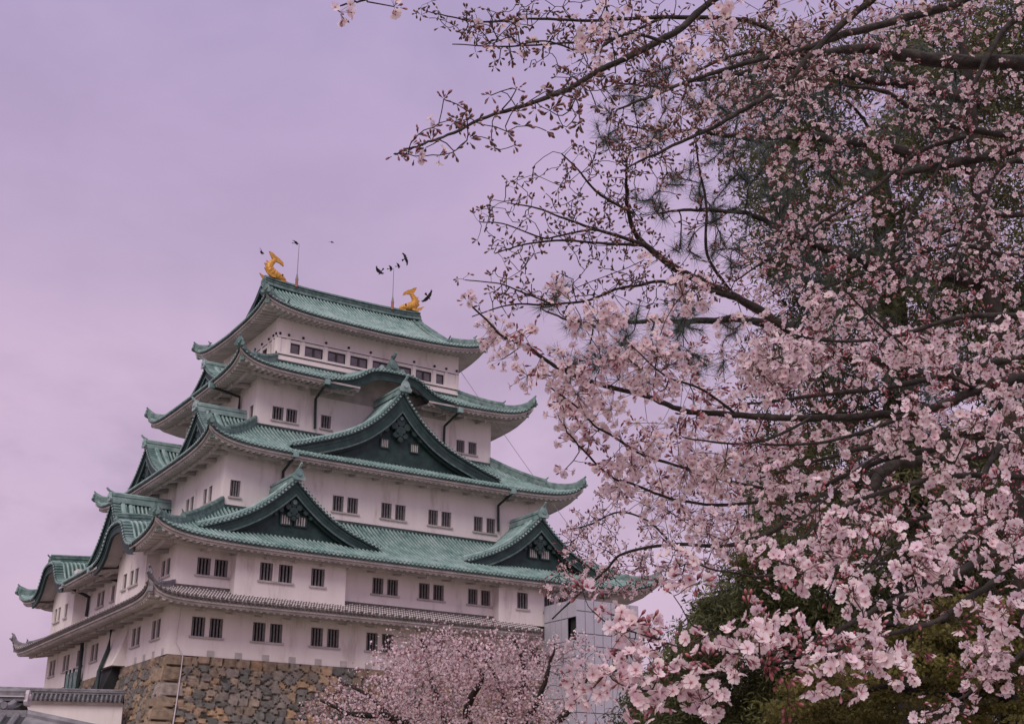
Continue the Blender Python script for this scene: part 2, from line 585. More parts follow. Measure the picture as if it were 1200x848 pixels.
    if ridge:
        for (cx, cy, dx, dy) in ((rect[0], rect[2], 1, 1), (rect[1], rect[2], -1, 1), (rect[0], rect[3], 1, -1), (rect[1], rect[3], -1, -1)):
            if smax is not None and cx == rect[1]: continue
            rm = MB()
            hmax = 1.0 if gable_s is None else gable_s / Rx
            pth, top2 = [], []
            for t in np.linspace(-0.005, hmax, 16):
                tt = max(t, 0)
                dcv = tt * 6.5
                z = ze + Uf(dcv, up) * (1 - tt) ** 1.5 + rise * prof_t(tt, conc) + 0.06 + (0.04 if t < 0 else 0)
                pth.append((cx + dx * t * Rx, cy + dy * t * Ry, z))
            k = 0.55 if checker else 0.95
            rm.sweep(pth, [(-0.24 * k, -0.16), (-0.24 * k, 0.22 * k), (-0.19 * k, 0.24 * k), (-0.19 * k, 0.42 * k), (-0.11 * k, 0.56 * k), (0.11 * k, 0.56 * k), (0.19 * k, 0.42 * k), (0.19 * k, 0.24 * k), (0.24 * k, 0.22 * k), (0.24 * k, -0.16)], 0)
            i2 = int(len(pth) * 0.40)
            if gable_s is None: rm.sweep([(p[0], p[1], p[2] + 0.5 * k) for p in pth[i2:]], [(-0.2 * k, 0), (-0.2 * k, 0.14 * k), (-0.1, 0.28 * k), (0.1, 0.28 * k), (0.2 * k, 0.14 * k), (0.2 * k, 0)], 0)
            d_ = (-dx * Rx, -dy * Ry)
            oni(rm, (pth[i2][0], pth[i2][1], pth[i2][2] + 0.34), d_, 0.46 * k, 0, True)
            oni(rm, (pth[0][0], pth[0][1], pth[0][2] - 0.1), d_, 0.78 * k, 0, False)
            rm.tube([(pth[1][0], pth[1][1], pth[1][2] + 0.5 * k), (pth[0][0], pth[0][1], pth[0][2] + 0.56 * k), (pth[0][0] - dx * 0.14, pth[0][1] - dy * 0.14, pth[0][2] + 0.78 * k)], [0.11, 0.1, 0.07], 6, 0)
            rm.tube([(pth[1][0], pth[1][1], pth[1][2] - 0.12), (pth[0][0] - dx * 0.1, pth[0][1] - dy * 0.1, pth[0][2] - 0.08), (pth[0][0] - dx * 0.24, pth[0][1] - dy * 0.24, pth[0][2] + 0.0)], [0.15, 0.13, 0.08], 6, 0)
            # corner rafter end below the tip
            p0 = Vector(pth[1])
            dv = Vector((dx * Rx, dy * Ry, 0)).normalized()
            c0 = p0 + dv * 0.35 + Vector((0, 0, -0.66))
            em.sweep([c0 - dv * 0.1, c0 + dv * 1.6 + Vector((0, 0, -0.15))], [(-0.16, 0.16), (-0.16, -0.16), (0.16, -0.16), (0.16, 0.16)], 0)
            rm.sweep([c0 - dv * 0.32, c0 - dv * 0.1], [(-0.19, 0.19), (-0.19, -0.19), (0.19, -0.19), (0.19, 0.19)], 0)
            hips.append(rm)
    roof = tm.build('roof', [tile, M_whitejoint] if checker else [tile, M_pan_shade], keep)
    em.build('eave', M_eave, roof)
    for h_ in hips: h_.build('hip_ridge', M_greytile if checker else M_ridge, roof)
    return roof


def gable(S, sc, rf, w, zf, za, rb, tab, kara=False, over=0.0, wins=(), ridge_h=0.6, oni_s=0.9, pitch=0.33, board=0.8, gegyo=True, ridge_r0=None, base_z=None, back=0.0):
    """a gable dormer: two curved tiled slopes, verge tiles, bargeboards, ridge with end tile, panelled front"""
    zt = lambda d: za - (za - zf) * interp(abs(d) / w, tab)
    nd = 26
    ds = np.concatenate([np.linspace(0, 0.12, 4), np.linspace(0.12, 1, nd)[1:]]) * w
    zz = np.array([zt(d) for d in ds])
    # smooth
    for _ in range(2):
        zz[1:-1] = 0.25 * zz[:-2] + 0.5 * zz[1:-1] + 0.25 * zz[2:]
    zc = lambda d: float(np.interp(abs(d), ds, zz))
    arc = np.concatenate([[0], np.cumsum(np.hypot(np.diff(ds), np.diff(zz)))])
    root = empty('gable', (*S.T(sc, rf, zf)[:2], zf))
    root.parent = keep
    root.location -= keep.location
    tm, bm, dm, rm = MB(), MB(), MB(), MB()
    T = lambda d, r, z: S.T(sc + d, r, z + back * max(0.0, r - rf))
    rv = rf + 0.55
    for sg in (-1, 1):
        cols = []
        for (s, h, top) in roll_stops(rb - rv, pitch):
            cols.append([T(sg * d, rv + s, z + h) for d, z in zip(ds, zz)])
        tm.grid(cols, 0)
        shade_pans(tm, roll_stops(rb - rv, pitch), len(cols[0]))
        # verge tiles: short rolls pointing out of the front
        cols = []
        for (s, h, top) in roll_stops(arc[-1], pitch):
            d = float(np.interp(s, arc, ds)); z = zc(d)
            i = min(int(np.searchsorted(ds, d)), len(ds) - 1); i = max(i, 1)
            tx, tz = ds[i] - ds[i - 1], zz[i] - zz[i - 1]
            L = math.hypot(tx, tz); nx, nz = -tz / L, tx / L
            hh = h + 0.05
            cols.append([T(sg * (d - nx * 0.12), rf + 0.01, z - nz * 0.12), T(sg * (d + nx * hh), rf, z + nz * hh), T(sg * (d + nx * hh), rv + 0.06, z + nz * hh)])
            if top:
                p = T(sg * (d + nx * 0.02), rf - 0.02, z + nz * 0.02)
                v = S.dirv(0, -1)
                tm.disc(p, (v[0], v[1], 0), pitch * 0.3, 0.05, 0, 6)
        tm.grid(cols, 0)
        shade_pans(tm, roll_stops(arc[-1], pitch), len(cols[0]), True)
        # two ridges that run down beside the verge
        for (ro, k) in ((0.80, 0.19), (1.40, 0.17)):
            if kara and ro > 0.7: continue
            i0 = 2
            tm.sweep([T(sg * d, rf + ro, z + 0.08) for d, z in zip(ds[i0:], zz[i0:])], [(-k, -0.05), (-k, k * 1.5), (-k * 0.5, k * 2.1), (k * 0.5, k * 2.1), (k, k * 1.5), (k, -0.05)], 0)
        if not kara:
            v = S.dirv(sg, -0.3)
            oni(tm, T(sg * w * 0.97, rf + 0.85, zc(w * 0.97) + 0.06), v, 0.42, 0, True)
        # bargeboards, offset square to the curve, meeting on the centre line
        def offs(o):
            pts = []
            for i in range(len(ds)):
                a, b = max(i - 1, 0), min(i + 1, len(ds) - 1)
                tx, tz = ds[b] - ds[a], zz[b] - zz[a]
                L = math.hypot(tx, tz)
                pts.append((ds[i] + tz / L * o, zz[i] - tx / L * o))
            return pts
        def clip(pts):
            k = next((i for i, p in enumerate(pts) if p[0] > 0), 0)
            if k > 0:
                a, b = pts[k - 1], pts[k]
                f = (0 - a[0]) / (b[0] - a[0] + 1e-9)
                c = (0.0, a[1] + (b[1] - a[1]) * f)
            else:
                c = pts[0]
            return [c if i < k else p for i, p in enumerate(pts)], c
        o1, c1 = clip(offs(0.10)); o2, c2 = clip(offs(board))
        bm.grid([[T(sg * a[0], rf + 0.34, a[1]), T(sg * a[0], rf + 0.14, a[1]), T(sg * b[0], rf + 0.14, b[1]), T(sg * b[0], rf + 0.34, b[1])] for a, b in zip(o1, o2)], 0)
        bm.grid([[T(sg * a[0], rf + 0.11, a[1]), T(sg * b[0], rf + 0.11, b[1]), T(sg * b[0], rf + 0.15, b[1])] for a, b in zip(offs(0.10) if kara else o1, clip(offs(board * 0.45))[0])], 0)
        if not kara:
            pp = [p for i, p in enumerate(o2) if i == 0 or p != o2[i - 1]]
            bm.sweep([T(sg * p[0], rf + 0.13, p[1]) for p in pp], [(-0.05, 0.07), (-0.05, -0.07), (0.05, -0.07), (0.05, 0.07)], 1)
            bm.sweep([T(sg * p[0], rf + 0.5, p[1] - 0.12) for p in pp], [(-0.12, 0.12), (-0.12, -0.12), (0.12, -0.12), (0.12, 0.12)], 0)
        # inner underside
        lo = 0.32 if kara else 0.2
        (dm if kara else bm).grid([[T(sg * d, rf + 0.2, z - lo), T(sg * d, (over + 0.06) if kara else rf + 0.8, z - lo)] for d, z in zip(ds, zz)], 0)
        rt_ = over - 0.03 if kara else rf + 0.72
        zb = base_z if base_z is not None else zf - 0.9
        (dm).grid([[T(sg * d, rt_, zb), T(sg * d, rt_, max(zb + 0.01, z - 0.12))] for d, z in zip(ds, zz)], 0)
    # ridge along the top
    r0 = rf - 0.05 if ridge_r0 is None else ridge_r0
    h = ridge_h
    for (k0, k1, wd) in ((0.0, 0.36, 0.30), (0.36, 0.72, 0.22), (0.72, 1.0, 0.27)):
        rm.sweep([T(0, r0, za + h * k0), T(0, rb, za + h * k0)], [(-wd, -0.1 if k0 == 0 else 0), (-wd, h * (k1 - k0) - 0.02), (wd, h * (k1 - k0) - 0.02), (wd, -0.1 if k0 == 0 else 0)], 0)
    rm.tube([T(0, r0 - 0.05, za + h + 0.06), T(0, rb, za + h + 0.06)], 0.14, 6, 0)
    v = S.dirv(0, -1)
    oni(rm, T(0, r0 - 0.05, za + h * 0.1), v, oni_s, 0, True)
    if kara:
        for sg in (-1, 1):
            oni(tm, T(sg * 0.75 * oni_s, r0 - 0.02, zc(0.75) + 0.02), v, oni_s * 0.5, 0, False)
    tm.build('roof_tiles', [M_copper, M_pan_shade], root)
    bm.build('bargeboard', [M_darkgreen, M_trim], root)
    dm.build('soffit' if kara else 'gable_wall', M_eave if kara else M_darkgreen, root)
    rm.build('ridge', M_ridge if kara else M_copper, root)
    if gegyo:
        gm = MB()
        zb0 = c2[1]
        v3 = (v[0], v[1], 0)
        for (dd, dz, rr) in ((0, -0.55, 0.34), (-0.42, -0.85, 0.25), (0.42, -0.85, 0.25), (0, -1.15, 0.36), (-0.3, -1.4, 0.2), (0.3, -1.4, 0.2), (0, -1.65, 0.2),
                             (-0.95, -1.15, 0.2), (0.95, -1.15, 0.2), (-1.35, -1.5, 0.15), (1.35, -1.5, 0.15)):
            k = 1.0 if w < 7 else 1.35
            gm.disc(T(dd * k, rf + 0.45, zb0 + dz * k), v3, rr * k, 0.16, 0, 9)
        gm.disc(T(0, rf + 0.32, zb0 - 0.5), v3, 0.2, 0.12, 1, 8)
        gm.build('gable_pendant', [M_pendant, M_trim], root)
    for (dd, z0, ww, hh) in wins:
        wm = MB()
        p = [T(dd + a * ww / 2, rf + 0.69, z0 + b * hh) for a, b in ((-1, 0), (1, 0), (1, 1), (-1, 1))]
        wm.add(p, [[0, 1, 2, 3]], 0)
        for k in range(4):
            a = -ww / 2 + (k + 0.5) * ww / 4
            c = T(dd + a, rf + 0.64, z0 + hh / 2)
            wm.box(c, (0.13 * ww, 0.13 * ww, hh), 1)
        for (a0, a1, b0, b1) in ((-0.08, ww + 0.08, -0.1, 0), (-0.08, ww + 0.08, hh, hh + 0.1), (-0.1, 0, 0, hh), (ww, ww + 0.1, 0, hh)):
            c = T(dd - ww / 2 + (a0 + a1) / 2, rf + 0.66, z0 + (b0 + b1) / 2)
            sx, sy = (a1 - a0, 0.16) if S.side in 'FB' else (0.16, a1 - a0)
            wm.box(c, (sx, sy, b1 - b0), 2)
        wm.build('gable_window', [M_dark, M_barlight, M_darkgreen], root)
    return zc


# ---- walls with real openings -------------------------------------------------
def wall_face(mb, S, a0, a1, z0, z1, holes, r=0.0, mi=0):
    As = sorted(set([a0, a1] + [h[0] for h in holes] + [h[1] for h in holes]))
    Zs = sorted(set([z0, z1] + [h[2] for h in holes] + [h[3] for h in holes]))
    for i in range(len(As) - 1):
        for j in range(len(Zs) - 1):
            ca, cz = (As[i] + As[i + 1]) / 2, (Zs[j] + Zs[j + 1]) / 2
            if any(h[0] < ca < h[1] and h[2] < cz < h[3] for h in holes):
                continue
            mb.add([S.T(As[i], r, Zs[j]), S.T(As[i + 1], r, Zs[j]), S.T(As[i + 1], r, Zs[j + 1]), S.T(As[i], r, Zs[j + 1])], [[0, 1, 2, 3]], mi)


WIN_CACHE = {}


def window_mesh(w, h, glazed):
    key = (round(w, 2), round(h, 2), glazed)
    if key in WIN_CACHE:
        return WIN_CACHE[key]
    a, b = MB(), MB()
    dp = 0.16 if glazed else 0.34
    mi = 0
    a.add([(0, 0, 0), (w, 0, 0), (w, 0, h), (0, 0, h), (0, dp, 0), (w, dp, 0), (w, dp, h), (0, dp, h)],
          [[0, 1, 5, 4], [1, 2, 6, 5], [2, 3, 7, 6], [3, 0, 4, 7]], 0)
    a.add([(0, dp, 0), (w, dp, 0), (w, dp, h), (0, dp, h)], [[0, 1, 2, 3]], 1)
    if not glazed:
        for (x0, x1, zz0, zz1) in ((-0.07, 0, -0.0, h + 0.07), (w, w + 0.07, 0.0, h + 0.07), (0, w, h, h + 0.07)):
            a.box(((x0 + x1) / 2, -0.005, (zz0 + zz1) / 2), (x1 - x0, 0.03, zz1 - zz0), 0)
        n = 4
        for k in range(n):
            x = (k + 0.5) * w / n
            b.box((x, 0.13, h / 2), (0.105, 0.11, h), 0)
    else:
        n = 2 if w > 1.2 else 1
        t = 0.08
        for k in range(n):
            x0, x1 = k * w / n, (k + 1) * w / n
            for (u0, u1, q0, q1) in ((x0, x0 + t, 0, h), (x1 - t, x1, 0, h), (x0 + t, x1 - t, 0, t), (x0 + t, x1 - t, h - t, h)):
                b.box(((u0 + u1) / 2, dp - 0.04 - 0.02 * k, (q0 + q1) / 2), (u1 - u0, 0.05, q1 - q0), 0)
    def me(mb, nm, mats):
        x = bpy.data.meshes.new(nm)
        x.from_pydata(mb.v, [], mb.f)
        for q in mats: x.materials.append(q)
        x.polygons.foreach_set('material_index', mb.m)
        return x
    r = (me(a, 'window', [M_plaster, M_glass if glazed else M_dark]), me(b, 'bars', [M_frame if glazed else M_bars]))
    WIN_CACHE[key] = r
    return r


def put_window(S, a, z, w, h, r=0.0, glazed=False):
    m1, m2 = window_mesh(w, h, glazed)
    p = S.T(a, r, z)
    o = bpy.data.objects.new('window', m1)
    scene.collection.objects.link(o)
    o.parent = keep
    o.location = Vector(p) - keep.location
    o.rotation_euler = (0, 0, S.rz)
    b = bpy.data.objects.new('window_frame' if glazed else 'bars', m2)
    scene.collection.objects.link(b)
    b.parent = o


def put_sill(S, a0, a1, z, r=0.0):
    mb = MB()
    c = S.T((a0 + a1) / 2, r - 0.05, z - 0.07)
    L = a1 - a0
    mb.box(c, (L, 0.16, 0.13) if S.side in 'FB' else (0.16, L, 0.13), 0)
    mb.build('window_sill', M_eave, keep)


def storey(rect, z0, z1, wins, left_wins, extra=None, sill=True, glazed=False, wz=None):
    """wins: list of groups, each a list of (a0, a1); wz: window z range"""
    mb = MB()
    for side in 'FLBR':
        S = Side(rect, side)
        groups = wins if side == 'F' else (left_wins if side == 'L' else [])
        holes = [(a0, a1, wz[0], wz[1]) for g in groups for (a0, a1) in g]
        wall_face(mb, S, 0, S.L, z0, z1, holes)
        for g in groups:
            for (a0, a1) in g:
                put_window(S, a0, wz[0], a1 - a0, wz[1] - wz[0], 0, glazed)
            if sill:
                put_sill(S, g[0][0] - 0.13, g[-1][1] + 0.13, wz[0])
    if extra: extra(mb)
    return mb.build('wall', [M_plaster, M_eave, M_dark], keep)


def pair(a, w=0.92, gap=0.32):
    return [(a, a + w), (a + w + gap, a + 2 * w + gap)]


RECT1 = (0, W_, 0, D_)
RECT3 = (4.3, W_ - 4.3, 3.96, D_ - 3.96)
RECT4 = (7.7, W_ - 7.7, 7.47, D_ - 7.47)
RECT5 = (9.89, W_ - 9.89, 9.48, D_ - 9.48)
yl = lambda y: D_ - y                   # y position -> distance along the left side, from the far end
# 1F: left-side pairs given by the y of their near edge
lp = lambda y, y1, base=0.0, w=0.78: [(D_ - base - y1, D_ - base - y1 + w), (D_ - base - y - w, D_ - base - y)]
chute = MB()


def first_extra(mb):
    # flared stone-drop over the side entrance
    ya, yb = 9.0, 12.6
    z1_, z0_ = 3.3, 0.12
    rows = []
    for k in range(7):
        t = k / 6
        x = -0.95 * t ** 1.7
        rows.append((x, z1_ + (z0_ - z1_) * t))
    mb.grid([[(x - 0.01, ya, z), (x - 0.01, yb, z)] for x, z in rows], 0)
    for y in (ya, yb):
        mb.grid([[(x - 0.01, y, z), (0.0, y, z)] for x, z in rows], 0)
    mb.add([(-0.96, ya, 0.12), (-0.96, yb, 0.12), (0, yb, 0.12), (0, ya, 0.12)], [[0, 1, 2, 3]], 1)


storey(RECT1, -0.0, 4.2,
       [pair(1.45 + 4.3 * k) for k in range(8)],
       [lp(28.35, 30.1), lp(24.1, 25.9), lp(20.1, 21.9), lp(16.2, 18.0), lp(6.2, 8.0), lp(1.95, 3.7)], first_extra, wz=(1.3, 2.58))


def second_extra(mb):
    S = Side(RECT1, 'F')
    for (a0, a1, ws) in ((3.85, 12.1, [[(5.6, 6.55), (6.98, 8.0)], [(9.42, 10.45)]]), (24.95, 33.15, [[(26.6, 27.6)], [(29.1, 30.05), (30.45, 31.4)]])):
        holes = [(x0, x1, 5.28, 6.52) for g in ws for (x0, x1) in g]
        wall_face(mb, S, a0, a1, 4.1, 7.75, holes, -0.9)
        for a in (a0, a1):
            mb.add([S.T(a, -0.9, 4.1), S.T(a, 0, 4.1), S.T(a, 0, 7.75), S.T(a, -0.9, 7.75)], [[0, 1, 2, 3]], 0)
        for g in ws:
            for (x0, x1) in g:
                put_window(S, x0, 5.28, x1 - x0, 1.24, -0.9)
            put_sill(S, g[0][0] - 0.13, g[-1][1] + 0.13, 5.28, -0.9)
    S = Side(RECT1, 'L')
    for (y0, y1, ws) in ((3.5, 9.95, [[(7.65, 8.5)], [(6.15, 6.95), (5.05, 5.8)]]), (21.3, 27.75, [[(23.0, 23.8)], [(26.2, 26.9), (25.1, 25.85)]])):
        a0, a1 = D_ - y1, D_ - y0
        gs = [sorted([(D_ - b, D_ - a) for (a, b) in g]) for g in ws]
        holes = [(x0, x1, 5.3, 6.4) for g in gs for (x0, x1) in g]
        wall_face(mb, S, a0, a1, 4.1, 8.9, holes, -0.9)
        for a in (a0, a1):
            mb.add([S.T(a, -0.9, 4.1), S.T(a, 0, 4.1), S.T(a, 0, 8.9), S.T(a, -0.9, 8.9)], [[0, 1, 2, 3]], 0)
        for g in gs:
            for (x0, x1) in g:
                put_window(S, x0, 5.3, x1 - x0, 1.1, -0.9)
            put_sill(S, g[0][0] - 0.12, g[-1][1] + 0.12, 5.3, -0.9)


storey(RECT1, 4.25, 8.0,
       [pair(1.47, 0.95, 0.27), pair(14.66, 0.9, 0.3), pair(18.5, 0.92, 0.3), [(22.75, 23.6), (23.9, 24.75)], pair(33.4)],
       [lp(1.1, 2.9), lp(16.1, 17.9), [(D_ - 14.2, D_ - 13.5)]], second_extra, wz=(5.38, 6.55))
storey(RECT3, 10.9, 15.6,
       [[(0.52, 1.3)], pair(8.72, 0.92, 0.3), pair(12.86, 0.92, 0.3), pair(17.05, 0.9, 0.3), pair(21.27, 0.86, 0.35), [(27.1, 27.9)]],
       [lp(6.2, 8.0, 3.96, 0.7), lp(10.1, 11.8, 3.96, 0.7), lp(15.2, 17, 3.96, 0.7), lp(19.3, 21.0, 3.96, 0.7)], wz=(12.05, 13.27))
storey(RECT4, 18.6, 23.0,
       [pair(1.38, 0.95, 0.22), [(5.55, 6.45)], [(14.3, 15.2)], pair(18.15, 0.82, 0.38)],
       [[(16.31 - 1.25, 16.31 - 0.5)], [(12.6, 13.4)]], wz=(19.55, 20.65))


def fifth_extra(mb):
    S = Side(RECT5, 'F')
    SL = Side(RECT5, 'L')
    for Sx, posts in ((S, [0.0, 0.98, 2.26, 4.33, 6.42, 8.5, 10.6, 12.72, 14.76, 15.95, 17.22]), (SL, [0, 1.0, 3.2, 5.4, 7.6, 9.1, 10.55, 11.5, 12.29])):
        for p in posts:
            c = Sx.T(min(max(p, 0.14), Sx.L - 0.14), -0.03, 26.6)
            mb.box(c, (0.30, 0.12, 1.3) if Sx.side == 'F' else (0.12, 0.30, 1.3), 0)
            c = Sx.T(min(max(p, 0.2), Sx.L - 0.2), -0.06, 27.62)
            mb.box(c, (0.17, 0.1, 0.17) if Sx.side == 'F' else (0.1, 0.17, 0.17), 2)
        for (z, hgt, o) in ((27.36, 0.10, 0.05), (25.93, 0.14, 0.10), (25.40, 0.16, 0.16)):
            c = Sx.T(Sx.L / 2, -o / 2, z)
            L = Sx.L + 2 * o
            mb.box(c, (L, o, hgt) if Sx.side == 'F' else (o, L, hgt), 0)
            c = Sx.T(Sx.L / 2, -o / 2 + 0.01, z - hgt / 2 - 0.025)
            mb.box(c, (L - 0.06, o * 0.7, 0.05) if Sx.side == 'F' else (o * 0.7, L - 0.06, 0.05), 2)


storey(RECT5, 24.9, 29.3,
       [[(1.2, 2.05)], [(2.5, 4.12)], [(4.58, 6.2)], [(6.65, 8.28)], [(8.75, 10.4)], [(10.85, 12.5)], [(12.95, 14.5)], [(14.98, 15.75)]],
       [[(D_ - 9.48 * 2 - 1.35, D_ - 9.48 * 2 - 0.6)], [(8.6, 10.3)], [(6.2, 8.0)], [(4, 5.8)]], fifth_extra, sill=False, glazed=True, wz=(26.1, 27.0))

# ---- roofs and gables ---------------------------------------------------------
KARA = [(0, 0), (0.16, 0.012), (0.30, 0.08), (0.40, 0.26), (0.50, 0.55), (0.60, 0.77), (0.72, 0.90), (0.86, 0.965), (1, 1)]
CHI_B = [(0, 0), (0.05, 0.085), (0.12, 0.20), (0.22, 0.345), (0.36, 0.53), (0.50, 0.67), (0.66, 0.80), (0.84, 0.91), (1, 1)]
CHI_C = [(0, 0), (0.05, 0.12), (0.12, 0.26), (0.22, 0.425), (0.36, 0.60), (0.50, 0.72), (0.66, 0.82), (0.84, 0.92), (1, 1)]

RA = (-2.44, W_ + 2.44, -2.44, D_ + 2.44)
skirt('A', RA, (2.44, 2.44), (2.44, 2.44), 3.42, 1.2, 0.98, pitch=0.30, tile=M_browntile, checker=True, conc=0.1, smax=30.6)

RB = RA
zkB = lambda d: 9.62 - 2.25 * interp(d / 4.7, KARA)
SBL = Side(RB, 'L')
sB1, sB2 = RB[3] - 6.72, RB[3] - 24.5
skirt('B', RB, (6.74, 6.40), (2.44, 2.44), 7.32, 1.22, 3.85,
      gaps={'L': [(sB1, 4.7, zkB), (sB2, 4.7, zkB)]})
SBF = Side(RB, 'F')
for xc in (8.15, 29.25):
    gable(SBF, xc + 2.44, 1.95, 6.85, 8.55, 12.75, 6.42, CHI_B, wins=((-0.45, 9.62, 0.72, 0.62), (0.68, 9.62, 0.78, 0.62)), ridge_h=0.5, oni_s=0.85, board=0.75)
for s_ in (sB1, sB2):
    gable(SBL, s_, 0.0, 4.7, 7.37, 9.62, 6.6, KARA, kara=True, over=1.5, ridge_h=0.62, oni_s=0.55, board=0.72, gegyo=False, ridge_r0=0.15, base_z=8.0, back=0.07)
gable(SBL, RB[3] - 15.62, 2.05, 5.9, 8.6, 13.35, 6.76, CHI_B, ridge_h=0.55, oni_s=0.75, board=0.75, wins=((-0.7, 10.2, 0.8, 0.7), (0.7, 10.2, 0.8, 0.7)))

RC = (2.08, W_ - 2.08, 1.67, D_ - 1.67)
skirt('C', RC, (5.62, 5.80), (2.22, 2.29), 15.35, 1.25, 3.45)
SCF, SCL = Side(RC, 'F'), Side(RC, 'L')
gable(SCF, 18.12 - 2.08, 0.95, 9.2, 16.25, 22.1, 5.82, CHI_C, wins=((-1.22, 17.5, 0.62, 0.62), (1.42, 17.5, 0.66, 0.60)), ridge_h=0.5, oni_s=0.95, board=0.95)
for yc in (9.5, 21.75):
    gable(SCL, RC[3] - yc, 1.6, 5.6, 16.2, 19.85, 5.64, CHI_B, ridge_h=0.5, oni_s=0.75, board=0.7)

RD = (5.03, W_ - 5.03, 4.76, D_ - 4.76)
zkD = lambda d: 24.42 - 1.6 * interp(d / 6.3, KARA)
skirt('D', RD, (4.86, 4.72), (2.67, 2.71), 22.78, 1.3, 2.3, gaps={'F': [(18.5 - 5.03, 6.3, zkD)]}, gapk=0.5)
SDF, SDL = Side(RD, 'F'), Side(RD, 'L')
gable(SDF, 18.5 - 5.03, 0.0, 6.3, 22.82, 24.42, 4.74, KARA, kara=True, over=2.71, ridge_h=0.42, oni_s=1.25, board=0.8, gegyo=False, ridge_r0=0.9, base_z=21.5, back=0.22)
gable(SDL, RD[3] - 15.62, 1.1, 4.9, 23.4, 25.65, 4.9, CHI_B, ridge_h=0.45, oni_s=0.7, board=0.6)

RE = (7.9, W_ - 7.9, 7.49, D_ - 7.49)
HALF = (RE[3] - RE[2]) / 2
GS = 2.5
top = skirt('E', RE, (HALF, HALF), (1.99, 1.99), 28.9, 1.2, 5.3, tcap=(1.0, GS / HALF), gable_s=GS, conc=0.42, arms=False)
# gable ends, verge ridges and main ridge of the top roof
mb, rm = MB(), MB()
ztop = 28.9 + 5.3
zE = lambda t: 28.9 + 5.3 * prof_t(t, 0.42)
t0 = GS / HALF
for xg, sgn in ((RE[0] + GS, 1), (RE[1] - GS, -1)):
    mb = MB()
    for yy in (-1, 1):
        rows, vr = [], []
        for t in np.linspace(t0 - 0.02, 1, 12):
            y = 15.625 + yy * HALF * (1 - t)
            rows.append([(xg + sgn * 0.55, y, zE(t0) - 0.3), (xg + sgn * 0.55, y, zE(t) - 0.05)])
            vr.append((xg + sgn * 0.35, y, zE(t) + 0.06))
        mb.grid(rows, 0)
        mb.grid([[(xg + sgn * 0.02, r_[1][1], r_[1][2] - 0.02), (xg + sgn * 0.02, r_[1][1], r_[1][2] - 0.65), (xg + sgn * 0.2, r_[1][1], r_[1][2] - 0.65)] for r_ in rows], 0)
        rm.sweep(vr, [(-0.22, -0.05), (-0.22, 0.22), (-0.1, 0.36), (0.1, 0.36), (0.22, 0.22), (0.22, -0.05)], 0)
        rm.sweep([(p[0] + sgn * 0.6, p[1], p[2]) for p in vr], [(-0.14, -0.05), (-0.14, 0.16), (-0.07, 0.25), (0.07, 0.25), (0.14, 0.16), (0.14, -0.05)], 0)
        oni(rm, (vr[0][0], vr[0][1], vr[0][2] + 0.05), (0, yy), 0.6, 0)
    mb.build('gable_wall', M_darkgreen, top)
xs = np.linspace(RE[0] + GS + 0.35, RE[1] - GS - 0.35, 13)
lift = [0.22 * abs((x - 18.5) / 7.2) ** 3 for x in xs]
for (k0, k1, wd) in ((-0.15, 0.18, 0.42), (0.18, 0.24, 0.5), (0.24, 0.42, 0.34), (0.42, 0.48, 0.46), (0.48, 0.58, 0.36)):
    rm.sweep([(x, 15.625, ztop + l) for x, l in zip(xs, lift)], [(-wd, k0), (-wd, k1), (wd, k1), (wd, k0)], 0)
rm.tube([(x, 15.625, ztop + 0.62 + l) for x, l in zip(xs, lift)], 0.17, 6, 0)
for x, v in ((xs[0], -1), (xs[-1], 1)):
    oni(rm, (x, 15.625, ztop - 0.05), (v, 0), 0.8, 0, False)
rm.build('ridge', M_ridge, top)


